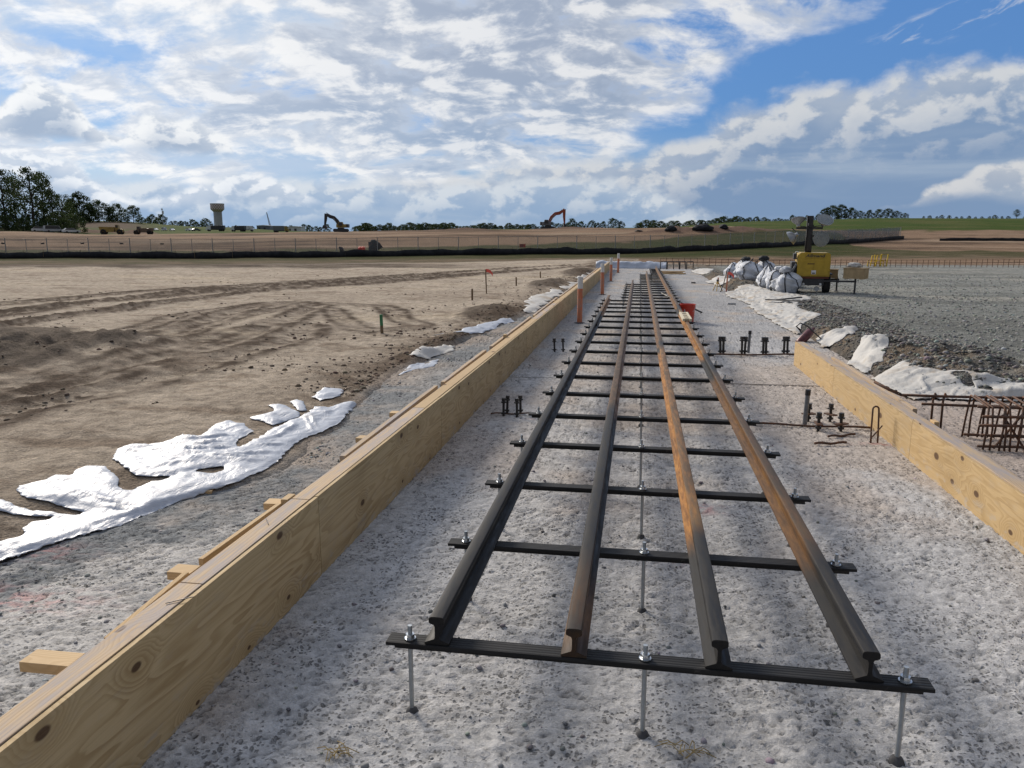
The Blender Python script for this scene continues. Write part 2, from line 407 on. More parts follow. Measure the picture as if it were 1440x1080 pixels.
# ------------------------------------------------------------------ terrain: heights
LEFT_EDGE = [(-4.2, -3.0)] + [gp(*q) for q in [(-60, 812), (0, 792), (120, 757), (240, 722), (330, 694), (400, 668), (470, 612), (500, 580), (555, 530), (600, 512), (650, 484), (720, 455), (760, 436), (800, 410), (828, 390), (842, 379)]] + [(-2.6, 46.0)]
RIGHT_EDGE = [(9.0, -3.0), (7.5, 5.5)] + [gp(*q) for q in [(1440, 566), (1330, 562), (1240, 545), (1200, 512), (1140, 478), (1090, 446), (1040, 415), (1000, 396), (985, 387)]] + [(2.75, 45.0)]
def edge_x(Y, line):
    return np.interp(Y, [p[1] for p in line], [p[0] for p in line])
RE_S = sorted(RIGHT_EDGE, key=lambda p: p[1]); LE_S = sorted(LEFT_EDGE, key=lambda p: p[1])
COLS = [-700, 0, 150, 300, 450, 720, 900, 1080, 1250, 1440, 2200]
DS = [44, 60, 85, 100, 120, 150, 182, 220, 300, 430, 600, 1000, 3000]
YPIX = {  # photo rows at which the ground of that bearing lies, per distance (None: keep level z)
    -700: [.18, -.2, -.7, .05, .2, 1.2, 2.2, 3.4, 5, 7, 9, 10, 12],
    0:    [.18, -.2, -.7, .05, .2, 1.2, 2.2, 3.4, 5, 7, 9, 8, 10],
    150:  [.18, -.2, -.7, .05, .2, 1.3, 2.3, 2.5, 3.0, 5.5, 14.3, 12, 10],
    300:  [.18, -.2, -.7, .0, .2, 1.3, 2.5, 2.8, 3.2, 5.0, 9.6, 11, 12],
    450:  [.18, -.2, -.6, .0, .3, 1.7, 2.8, 3.2, 3.4, 4.5, 6.0, 9.0, 14],
    720:  [.18, -.1, -.4, .1, .5, 2.0, 3.5, 3.9, 4.3, 5.5, 8.0, 11, 16],
    900:  [.15, 0, -.3, .1, .7, 2.3, 3.7, 4.2, 5.0, 6.5, 9.0, 12, 16],
    1080: [.15, 0, -.1, .2, 1.0, 2.4, 3.8, 5.0, 7.6, 10.4, 11.0, 12, 14],
    1250: [.15, 0, 0, .1, .5, 2.2, 3.6, 5.4, 8.8, 12.0, 12.0, 12, 14],
    1440: [.15, 0, 0, .1, .5, 2.2, 3.6, 5.4, 8.6, 11.7, 11.5, 12, 14],
    2200: [.15, 0, 0, .1, .5, 2.2, 3.6, 5.4, 8.6, 11.7, 11.5, 12, 14]}
TAB = np.array([YPIX[c] for c in COLS])
def far_z(D, col):
    D = np.clip(D, DS[0], DS[-1]); col = np.clip(col, COLS[0], COLS[-1])
    lx = np.log(DS); q = np.log(D)
    i = np.clip(np.searchsorted(DS, D) - 1, 0, len(DS) - 2); j = np.clip(np.searchsorted(COLS, col) - 1, 0, len(COLS) - 2)
    t = (q - lx[i]) / (lx[i + 1] - lx[i]); cx = np.asarray(COLS, float); u = (col - cx[j]) / (cx[j + 1] - cx[j])
    u = u * u * (3 - 2 * u)
    return (TAB[j, i] * (1 - u) + TAB[j + 1, i] * u) * (1 - t) + (TAB[j, i + 1] * (1 - u) + TAB[j + 1, i + 1] * u) * t

# tyre tracks on the bare dirt: centre lines, half gauge, rut width, depth
def tl(pts): return [gp(x, y, 0.15) for x, y in pts]
TRACKS = [
    (tl([(-120, 462), (60, 437), (200, 420), (330, 406), (480, 397), (620, 386), (740, 377), (830, 372)]), .95, .34, .085),
    (tl([(-120, 448), (60, 425), (240, 408), (420, 398), (560, 388), (700, 379)]), .9, .35, .05),
    (tl([(-140, 560), (0, 533), (110, 507), (220, 484), (310, 462), (370, 440), (400, 428)]), .75, .36, .09),
    (tl([(-140, 590), (0, 556), (120, 532), (240, 505), (340, 478), (390, 460)]), .55, .36, .08),
    (tl([(200, 470), (300, 440), (400, 425), (500, 430), (540, 455)]), .6, .25, .03),
]
BUMPS = [  # soil heaps: photo column,row of the foot, radius across, radius along, height
    (40, 497, 1.1, .8, .16), (110, 490, 1.0, .7, .17), (180, 483, .6, .6, .15), (-20, 512, 1.1, .8, .15), (10, 470, 1.2, .7, .10),
    (1185, 490, .55, .9, .30), (1208, 506, .35, .5, .16), (1300, 505, 1.3, .8, .20), (1360, 520, .9, .7, .12), (1420, 535, 1.0, .6, .12),
    (1165, 470, .5, .7, .18), (1045, 400, .8, 1.6, .30), (1000, 388, .6, 2.0, .25),
    (600, 500, .35, .8, .16), (640, 478, .4, 1.0, .16), (690, 440, .6, 1.5, .22), (560, 540, .3, .6, .12), (770, 400, .6, 2.5, .25), (815, 383, .7, 4.0, .3)]
BUMPS = [(gp(x, y, .1), a, b, h * (.8 if x < 300 else .6)) for x, y, a, b, h in BUMPS]
FARB = [  # heaps further off: column, distance, radii, height
    (130, 240, 6, 5, 1.3), (172, 242, 6, 4, 1.0), (200, 240, 5, 4, .9), (112, 244, 5, 4, .9), (655, 205, 7, 4, .7), (335, 98, 1.6, 1.0, .5),
    (365, 99, 2.2, 1.2, .6), (925, 152, 5, 3, .5), (960, 152, 6, 3, .7), (1005, 152, 7, 4, .8), (1040, 157, 7, 5, .8), (800, 190, 8, 5, .5)]

def terrain(X, Y, want=False):
    X = np.asarray(X, float); Y = np.asarray(Y, float)
    D, col = heading(X, Y); D = np.where(D < 1.0, np.hypot(X, Y), D); col = np.where(-X * SY + Y * CY < 1.0, np.where(X < 0, -700, 2200), col)
    rr = np.hypot(X, Y)
    el = edge_x(Y, LE_S) + 0.10 * fbm(Y * 1.3, X * 0 + 3, 5, 3); er = edge_x(Y, RE_S) + 0.10 * fbm(Y * 1.1, X * 0 + 8, 6, 3)
    dl = el - X; dr = X - er                       # positive: on the dirt, on the yard
    endy = sst(Y, 43.6, 44.4)                      # the pit of the slab ends here
    lw = np.maximum(sst(dl, -.02, .22), endy * (X < 0.6)); rw = np.maximum(sst(dr, -.02, .34), endy * (X >= 0.6))
    z = np.zeros(X.shape)
    near_l = .11 + .035 * fbm(X * .35, Y * .35, 1, 4) + .020 * fbm(X * 2.3, Y * 2.3, 2, 4) + .010 * fbm(X * 7, Y * 7, 16, 4, .6) * sst(rr, 30, 12) + .03 * sst(dl, .9, .25) * (0.6 + fbm(X * 1.5, Y * .8, 12, 3))
    near_r = .12 + .03 * fbm(X * .4, Y * .4, 3, 3) + .06 * sst(dr, 1.5, .35) * (Y > 9) + .018 * fbm(X * 4, Y * 4, 4, 4) + .035 * sst(dr, 1.6, .5) * sst(dr, 0, .3) * (Y > 6) * fbm(X * 3.1, Y * 3.1, 17, 4, .65) + .03 * sst(D, 18, 8) * fbm(X * 1.6, Y * 1.6, 14, 4)
    strip = -.02 + .012 * fbm(X * 3, Y * 3, 9, 4) + .006 * fbm(X * 18, Y * 18, 10, 3) + .035 * sst(dl, -.9, -.05) * (0.5 + fbm(X * .8, Y * .8, 15, 2))
    lh = np.maximum(.32 * sst(dl, -.02, .07) + .68 * sst(dl, .0, 1.0), endy * (X < 0.6)); rh = np.maximum(.35 * sst(dr, -.02, .12) + .65 * sst(dr, .05, .9), endy * (X >= .6))
    z = strip * (1 - lw) * (1 - rw) + near_l * lh + near_r * rh
    tr = np.zeros(X.shape); trz = np.zeros(X.shape)
    left = (X < -1.0) & (rr < 75)
    if left.any():
        xs, ys = X[left], Y[left]; wob = .18 * fbm(xs * .5, ys * .5, 21, 3)
        for ti, (pts, hg, wd, dep) in enumerate(TRACKS):
            d, s = seg_dist(xs, ys, pts, True)
            d = np.abs(d + wob) - hg                # two wheel lines
            a = np.exp(-(d / (wd * .62)) ** 2); rim = np.exp(-((np.abs(d) - wd * .95) / (wd * .42)) ** 2)
            br = (1.6 if ti < 2 else 1.0) * (.75 + .6 * np.clip(fbm(s * .45, d * .8, 31, 3) + .3, 0, 1))
            lug = (np.sin(s * 2 * math.pi / .26 + np.abs(d) * 14) > .1) * a
            trz[left] += (-dep * .5 * a + dep * (.5 if ti < 2 else .24) * rim * np.clip(.55 + .9 * fbm(xs * 3.2, ys * 3.2, 22, 5, .65), .05, 1.4) + .012 * lug) * br
            tr[left] = np.maximum(tr[left], np.clip((a * (.15 + .40 * lug) + rim * .80) * br * 1.15 * (1 + 1.1 * fbm(xs * 2.5, ys * 2.5, 23, 4)), 0, 1))
    z = z + trz * lw
    hp = np.zeros(X.shape)
    for (bx, by), a, b, h in BUMPS:
        m = (np.abs(X - bx) < 3 * a + .5) & (np.abs(Y - by) < 3 * b + .5)
        if m.any():
            g = np.exp(-((X[m] - bx) / a) ** 2 - ((Y[m] - by) / b) ** 2)
            lump = np.clip(1 + .8 * fbm(X[m] * 1.8, Y[m] * 1.8, 41, 4, .5), .2, 1.7)
            side = np.maximum(lw[m], rw[m])
            z[m] += h * g * lump * side; hp[m] = np.maximum(hp[m], sst(g + .25 * fbm(X[m] * 2, Y[m] * 2, 42, 4), .18, .5))
    f = sst(rr, 44, 56)
    fz = far_z(D, col) + (.10 * fbm(X * .12, Y * .12, 51, 4) + .35 * fbm(X * .02, Y * .02, 52, 4) * sst(D, 90, 160))
    for c0, d0, a, b, h in FARB:
        bx, by = at_dist(c0, d0); dx = (X - bx) * CY + (Y - by) * SY; dy = -(X - bx) * SY + (Y - by) * CY
        g = np.exp(-(dx / a) ** 2 - (dy / b) ** 2); fz = fz + h * g * (1 + .6 * fbm(X * .25, Y * .25, 53, 4)); hp = np.maximum(hp, sst(g, .12, .4) * (D > 80))
    z = z * (1 - f) + fz * f
    if not want: return z
    return z, D, col, dl, dr, lw, rw, tr, hp, rr
def gz(x, y): return float(terrain(np.array([x]), np.array([y]))[0])

# ------------------------------------------------------------------ terrain: one sheet, fine ahead, to the horizon all round
def build_ground():
    azf = np.concatenate([np.linspace(-R(176), -R(45), 60, endpoint=False), np.linspace(-R(45), R(45), 560, endpoint=False), np.linspace(R(45), R(184), 62)])
    rad = [0.0, .6, 1.0]
    while rad[-1] < 4200: rad.append(rad[-1] * (1.0105 if rad[-1] < 60 else 1.016 if rad[-1] < 400 else 1.05))
    rad = np.array(rad); A, Rr = np.meshgrid(azf, rad)
    X = (np.sin(A) * CY - np.cos(A) * SY) * Rr; Y = (np.sin(A) * SY + np.cos(A) * CY) * Rr
    z, D, col, dl, dr, lw, rw, tr, hp, rr = terrain(X, Y, True)
    under = (dl < -.06) & (dr < -.05) & (Y < 43.4) & (Y > -3.2)
    z = np.where(under, z - .09, z)
    # ---- what the ground is made of
    n1 = fbm(X * .5, Y * .5, 61, 5, .6); n2 = fbm(X * 2.4, Y * 2.4, 62, 4, .6); n3 = fbm(X * .09, Y * .22, 63, 5, .6)
    tan, clay, track_brown, pale = (.48, .405, .32), (.42, .35, .275), (.085, .062, .046), (.54, .45, .335)
    c = lerp_col(clay, tan, sst(n1 * .7 + n3, -.45, .25))
    c = lerp_col(c, np.array(pale), sst(n3 + .4 * n1, .15, .6) * .8)
    c = lerp_col(c, np.array((.20, .15, .108)), sst(fbm(X * .6, Y * 1.6, 68, 5, .65), .05, .5) * .65)
    c = lerp_col(c, np.array(track_brown), np.clip(tr * .95, 0, 1)); c = lerp_col(c, np.array((.135, .11, .088)), hp * (X < 0) * (D < 80) * .9)  # brown along the tracks, darkest on their rims; heaps darker too
    c = lerp_col(c, np.array((.12, .085, .06)), sst(dl, 1.3, .2) * lw * sst(n2 + n1, -.5, .3) * .8)    # turned soil behind the plastic
    grav = (.275, .282, .262)
    gy = lerp_col(np.array(grav), np.array((.36, .35, .31)), sst(n3 + .5 * n1, -.1, .5)); gy = lerp_col(gy, np.array((.16, .165, .155)), sst(n2 + n1, .1, .7) * .6); gy = lerp_col(gy, np.array((.175, .18, .165)), sst(fbm(X * .12 + Y * .05, Y * .9, 64, 4), .05, .45) * .7); gy = lerp_col(gy, np.array((.15, .15, .14)), sst(D, 22, 11) * .5)
    soil = sst(n1 + n2 * .6 + hp * .6, .25, .7) * sst(dr, 2.4, .6)
    gy = lerp_col(gy, np.array((.20, .145, .095)), np.clip(soil, 0, 1) * .8)
    gy = lerp_col(gy, lerp_col(np.array((.115, .105, .092)), np.array((.21, .165, .12)), sst(n2 + n1, -.1, .5)), sst(dr, 1.7, .9) * sst(n2 * .5 + fbm(X * 5, Y * 5, 66, 3), -.7, .1) * (Y > 6) * .85)
    c = np.where(((dr > -.3) & (X > .6) & (Y < 44))[..., None], gy, c)
    yard = rw * sst(D, 47, 44.5) * (X > 1.5)
    c = c * (1 - yard[..., None]) + gy * yard[..., None]
    st = (1 - lw) * (1 - rw)
    sg = lerp_col(np.array((.21, .22, .225)), np.array((.40, .385, .36)), sst(n1 + .8 * n2 + .9 * sst(Y, 6, 2.5) - .25, -.2, .6))
    sg = lerp_col(sg, np.array((.33, .245, .18)), sst(dl, -.55, -.05) * sst(n1, -.3, .4) * .6)
    sg = np.where((X > .6)[..., None], lerp_col(np.array((.105, .098, .088)), np.array((.20, .165, .13)), sst(n2 + n1, -.2, .5)), sg)
    pk = lerp_col(np.array((.42, .35, .30)), np.array((.30, .25, .215)), sst(n2, -.2, .5))
    sg = np.where(((X > 0) & (dr < -.25))[..., None], pk, sg); c = c * (1 - st[..., None]) + sg * st[..., None]
    # ---- beyond the pad
    w1 = .06 * fbm(col * .012, D * .05, 71, 4); Dn = D * (1 + w1)
    grass = lerp_col(np.array((.066, .064, .026)), np.array((.036, .052, .015)), sst(fbm(X * .15, Y * .3, 72, 4), -.3, .3))
    dry = lerp_col(np.array((.17, .13, .088)), np.array((.10, .088, .05)), sst(fbm(X * .3, Y * .3, 73, 4), -.3, .3))
    fd = lerp_col(np.array((.255, .175, .118)), np.array((.105, .073, .052)), sst(fbm(X * .02, Y * .10 - X * .02, 74, 5, .6), -.15, .4)); fd = lerp_col(fd, np.array((.35, .265, .19)), sst(fbm(X * .02, Y * .06, 75, 4), .1, .5) * .7)
    def band(c, k, m): return c * (1 - np.clip(m, 0, 1)[..., None]) + k * np.clip(m, 0, 1)[..., None]
    near_dirt_end = np.interp(col, [0, 450, 800, 1000, 1200, 1440], [42, 48, 62, 66, 62, 62])
    far = sst(Dn, near_dirt_end, near_dirt_end + 5)
    c = band(c, fd, sst(D, 43, 50) * (col > 900)); c = band(c, dry, far)
    c = band(c, grass, sst(Dn, 70, 80) * np.interp(col, [0, 300, 700, 1000, 1180, 1300, 1440], [.6, .6, .75, .9, .9, .3, .6]))
    t0 = np.interp(col, [0, 300, 450, 720, 850, 900, 980, 1060, 1100, 1180, 1200, 1260, 1440], [101, 101, 108, 118, 124, 126, 138, 160, 168, 150, 112, 98, 92])
    t1 = np.interp(col, [0, 400, 700, 1000, 1060, 1150, 1200, 1440], [226, 232, 255, 240, 175, 168, 166, 168])
    tm = sst(Dn, t0, t0 + 4) * sst(Dn, t1 + 8, t1)
    c = band(c, fd, tm)
    gr2 = lerp_col(np.array((.056, .084, .022)), np.array((.092, .100, .036)), sst(fbm(X * .04, Y * .05, 76, 5, .6) + .5 * fbm(X * .01, Y * .15, 77, 4), -.15, .4))
    c = band(c, gr2, sst(Dn, t1, t1 + 8))
    c = band(c, np.array((.105, .078, .058)), sst(Dn, 420, 470) * sst(Dn, 600, 540) * sst(col, 90, 115) * sst(col, 235, 175))
    c = band(c, np.array((.15, .10, .075)), hp * (D > 80))
    c = band(c, np.array((.085, .066, .050)), sst(Dn, 40, 42.5) * sst(Dn, 56, 46) * sst(col, 760, 520) * (.75 + .5 * fbm(X * .5, Y * .5, 78, 4)))
    co = np.stack([X, Y, z], -1).reshape(-1, 3)
    nr, nc = X.shape; f = grid_faces(nr, nc); f = f[f[:, 0] >= 0]
    me = np_mesh('ground', co, f[:, ::-1])
    vcol(me, 'albedo', np.clip(c, .02, .9).reshape(-1, 3))
    m, T, b = principled('earth_and_gravel')
    a = T.n('ShaderNodeAttribute', attribute_name='albedo').outputs['Color']
    pos = T.n('ShaderNodeNewGeometry').outputs['Position']
    g1 = T.noise(pos, 55.0, 5, 0.65); g2 = T.noise(pos, 7.0, 8, 0.68); vz = T.vor(pos, 42.0, 1.0)
    k = T.m('ADD', T.m('MULTIPLY', T.ss(g1, 0.3, 0.7), 0.45), T.m('MULTIPLY', T.ss(g2, 0.33, 0.66), 0.55))
    T.put(b.inputs['Base Color'], T.v('MULTIPLY', a, T.v('ADD', T.xyz(k, k, k), (0.50, 0.50, 0.50))))
    b.inputs['Roughness'].default_value = 1.0; b.inputs['Specular IOR Level'].default_value = 0.03
    bump(T, b, T.m('ADD', T.m('MULTIPLY', g1, 0.7), T.m('ADD', T.m('MULTIPLY', g2, 2.2), T.m('MULTIPLY', vz, -0.5))), 0.9, 0.04)
    tag(link('ground', me, m), kind='structure')
build_ground()

# ------------------------------------------------------------------ rough slab under the track
SLAB_R = 2.93
def slab_z(X, Y):
    w1, i1 = worley(X * 30, Y * 30, 5); w2, i2 = worley(X * 58, Y * 58, 6)
    big = fbm(X * 1.1, Y * .8, 81, 3)
    rough = .55 + .45 * sst(fbm(X * .9, Y * .9, 82, 3), -.35, .25)
    s = .010 * big + .008 * fbm(X * 7, Y * 9, 83, 4, .6) * rough
    s += -.016 * sst(w1, .42, .10) * (i1 > .5) * rough + .007 * sst(w1, .5, .1) * (i1 < .25) - .007 * sst(w2, .4, .1) * (i2 > .5) * rough
    s += .003 * fbm(X * 34, Y * 34, 84, 3)
    return s
def build_slab():
    ys = [-3.0, -1.5, 0.0, .7, 1.0]
    while ys[-1] < 43.5: ys.append(ys[-1] * 1.0052)
    ys = np.array(ys); us = np.linspace(0, 1, 540)
    U, Y = np.meshgrid(us, ys)
    right = np.where(Y < 9.2, 6.2, np.minimum(np.interp(Y, [9.2, 10.6, 43.5], [3.6, SLAB_R, 2.80]), 6.2)) + .03 * fbm(Y * 2, Y * 0, 85, 3)
    left = edge_x(Y, LE_S) + .10 * fbm(Y * 1.3, Y * 0 + 3, 5, 3) - .06
    X = left + U * (right - left)
    z = (slab_z(X, Y) + .035 * sst(X, -2.0, -2.6) * (fbm(X * .8, Y * .8, 15, 2) + .4)) * sst(Y, 44, 43.6) + .012
    n1 = fbm(X * .8, Y * .6, 86, 5, .6); n2 = fbm(X * 3.5, Y * 3.5, 87, 4, .6); w1, i1 = worley(X * 30, Y * 30, 5)
    c = lerp_col(np.array((.475, .47, .465)), np.array((.41, .41, .41)), sst(n1 + .5 * n2, -.35, .45))
    c = lerp_col(c, np.array((.555, .55, .545)), sst(n2 + n1, .3, .8) * .7)
    warm = sst(n1 * .6 + .35 * sst(Y, 4.2, 5.5) * sst(Y, 22, 8) + .30 * sst(X, 1.0, 1.6) * sst(Y, 4, 6) * sst(Y, 14, 9), .12, .5)
    c = lerp_col(c, np.array((.44, .365, .30)), warm * .6)
    c = lerp_col(c, np.array((.27, .27, .275)), sst(Y, 9, 17) * .65 * sst(n1, .5, -.3))
    c = lerp_col(c, np.array((.40, .33, .265)), sst(n1 + .2 * fbm(X * .2, Y * .25, 88, 3), .1, .4) * sst(Y, 13, 20) * .7)
    c = lerp_col(c, np.array((.42, .35, .30)), sst(X, 2.2, 2.5) * (Y < 10) * .8)
    dl = X - left; out = sst(X, -1.60, -1.64)          # outside the form: paste near, bare crushed stone further on
    gs = lerp_col(np.array((.19, .20, .205)), np.array((.29, .29, .285)), sst(n1 + .7 * n2, -.4, .4))
    gs = lerp_col(gs, np.array((.48, .465, .44)), sst(n1 + n2 * .5 + 1.1 * sst(Y, 5.2, 2.6) - .35, 0, .6))
    gs = lerp_col(gs, np.array((.34, .265, .20)), sst(dl, .75, .05) * sst(n1 + .4 * n2, -.3, .35) * .7)
    c = c * (1 - out[..., None]) + gs * out[..., None]
    c = c * (1 - .6 * (sst(w1, .40, .14) * (i1 > .62) * (fbm(X * 4, Y * 4, 89, 2) > -.1))[..., None])    # part of the pits coloured darker
    for px, py, rx, ry in ((40, 778, .30, .10), (15, 845, .4, .12), (962, 793, .10, .05), (990, 718, .12, .10), (757, 592, .10, .05), (1240, 628, .18, .05)):     # marking paint
        bx, by = gp(px, py); k = np.exp(-((X - bx) / rx) ** 2 - ((Y - by) / ry) ** 2) * sst(fbm(X * 14, Y * 14, 90, 3) + fbm(X * 3, Y * 30, 94, 2), -.1, .4)
        c = lerp_col(c, np.array((.58, .16, .15)), np.clip(k * .42, 0, 1))
    me = np_mesh('concrete_slab', np.stack([X, Y, z], -1).reshape(-1, 3), grid_faces(*X.shape))
    vcol(me, 'albedo', np.clip(c, .03, .8).reshape(-1, 3))
    m, T, b = principled('rough_lean_concrete')
    a = T.n('ShaderNodeAttribute', attribute_name='albedo').outputs['Color']; pos = T.n('ShaderNodeNewGeometry').outputs['Position']
    g1 = T.noise(pos, 90.0, 5, 0.7); g2 = T.noise(pos, 17.0, 5, 0.65); vz = T.vor(pos, 55.0)
    k = T.m('ADD', T.m('MULTIPLY', T.ss(g1, 0.3, 0.7), 0.30), T.m('MULTIPLY', T.ss(g2, 0.3, 0.68), 0.36))
    T.put(b.inputs['Base Color'], T.v('MULTIPLY', a, T.v('ADD', T.xyz(k, k, k), (0.64, 0.64, 0.645))))
    wp = T.v('ADD', pos, T.v('SCALE', T.xyz(g1, g2, 0.0), 0.02))
    pit = None
    for sc_, thr, cut in ((36.0, .33, .70), (62.0, .34, .66)):
        vd = T.vor(wp, sc_, dim='2D'); vr = T.sep(T.vor(wp, sc_, 1.0, 'F1', 'Color', '2D'))[0]
        q = T.m('MULTIPLY', T.ss(vd, thr, thr * .45), T.m('MULTIPLY', T.m('GREATER_THAN', vr, cut), T.ss(T.noise(pos, 3.1, 4, .6), .36, .60)))
        pit = q if pit is None else T.m('MAXIMUM', pit, q)
    bc = b.inputs['Base Color'].links[0].from_socket
    T.put(b.inputs['Base Color'], T.mix(T.m('MULTIPLY', pit, .66), bc, (.085, .085, .085)))
    b.inputs['Roughness'].default_value = 0.93; b.inputs['Specular IOR Level'].default_value = 0.25
    bump(T, b, T.m('ADD', T.m('MULTIPLY', g1, 0.5), T.m('ADD', T.m('MULTIPLY', g2, 1.0), T.m('MULTIPLY', pit, -1.1))), 0.8, 0.014)
    tag(link('concrete_slab', me, m), kind='structure')
build_slab()

# ------------------------------------------------------------------ loose stones
def stones(name, pts, sizes, cols, seed):
    rs = np.random.RandomState(seed)
    t = (1 + 5 ** .5) / 2
    iv = np.array([(-1, t, 0), (1, t, 0), (-1, -t, 0), (1, -t, 0), (0, -1, t), (0, 1, t), (0, -1, -t), (0, 1, -t), (t, 0, -1), (t, 0, 1), (-t, 0, -1), (-t, 0, 1)]) / 1.9
    fi = np.array([(0, 11, 5), (0, 5, 1), (0, 1, 7), (0, 7, 10), (0, 10, 11), (1, 5, 9), (5, 11, 4), (11, 10, 2), (10, 7, 6), (7, 1, 8), (3, 9, 4), (3, 4, 2), (3, 2, 6), (3, 6, 8), (3, 8, 9), (4, 9, 5), (2, 4, 11), (6, 2, 10), (8, 6, 7), (9, 8, 1)])
    n = len(pts); V = iv[None] * (1 + .35 * (rs.rand(n, 12, 1) - .5)) * np.stack([.8 + .6 * rs.rand(n), .8 + .5 * rs.rand(n), .5 + .4 * rs.rand(n)], -1)[:, None]
    a = rs.rand(n) * 6.28; ca, sa = np.cos(a)[:, None], np.sin(a)[:, None]
    x = V[..., 0] * ca - V[..., 1] * sa; y = V[..., 0] * sa + V[..., 1] * ca
    V = np.stack([x, y, V[..., 2]], -1) * sizes[:, None, None] + pts[:, None]
    Fc = (fi[None] + (np.arange(n) * 12)[:, None, None]).reshape(-1, 3)
    me = np_mesh(name, V.reshape(-1, 3), Fc, smooth=False)
    vcol(me, 'albedo', np.repeat(cols, 12, 0))
    m, T, b = principled(name + '_stone')
    at = T.n('ShaderNodeAttribute', attribute_name='albedo').outputs['Color']; pos = T.n('ShaderNodeNewGeometry').outputs['Position']
    T.put(b.inputs['Base Color'], T.mix(T.noise(pos, 60, 3), at, T.v('SCALE', at, 0.6))); b.inputs['Roughness'].default_value = 0.9
    tag(link(name, me, m), kind='stuff')
def build_stones():
    rs = np.random.RandomState(3)
    def put(name, X, Y, smin, smax, base, var, seed, zf=terrain, keep=None):
        if keep is not None: X, Y = X[keep], Y[keep]
        s = smin * (smax / smin) ** (rs.rand(len(X)) ** 2.2); z = zf(X, Y)
        c = np.array(base)[None] * (1 + var * (rs.rand(len(X), 1) * 2 - 1)) * (1 + .06 * rs.randn(len(X), 3))
        stones(name, np.stack([X, Y, z + s * .1], -1), s, np.clip(c, .03, .8), seed)
    # slab chips
    n = 1700; Y = 1.2 * (12 / 1.2) ** rs.rand(n); X = -1.5 + rs.rand(n) * 4.4
    put('slab_chippings', X, Y, .003, .014, (.28, .28, .28), .5, 1, lambda a, b: slab_z(a, b) + .012)
    # gravel strip left of the form
    n = 24000; Y = 1.4 * (26 / 1.4) ** rs.rand(n); el = edge_x(Y, LE_S); X = -1.72 - rs.rand(n) * np.maximum(-1.72 - el, .05)
    put('strip_gravel', X, Y, .003, .015, (.27, .275, .275), .5, 2, lambda a, b: slab_z(a, b) + .012, (rs.rand(n) < sst(Y, 2.5, 6) * .9 + .1))
    # crushed stone on the yard
    n = 26000; Y = 8.5 * (36 / 8.5) ** rs.rand(n); er = edge_x(Y, RE_S); X = er + .3 + rs.rand(n) ** 1.3 * 17
    put('yard_gravel', X, Y, .008, .036, (.29, .295, .275), .5, 3)
    # clods on the dirt
    n = 9000; Y = 3 * (34 / 3) ** rs.rand(n); el = edge_x(Y, LE_S); X = el - .15 - rs.rand(n) ** 2.2 * 14
    k = ((fbm(X * .7, Y * .7, 91, 3) + .6 * sst(el - X, 1.5, .2)) > .1) & ((el - X > 1.9) | (Y > 7.5) | (el - X < 0) )
    put('dirt_clods', X, Y, .007, .035, (.16, .115, .08), .45, 4, keep=k)
build_stones()

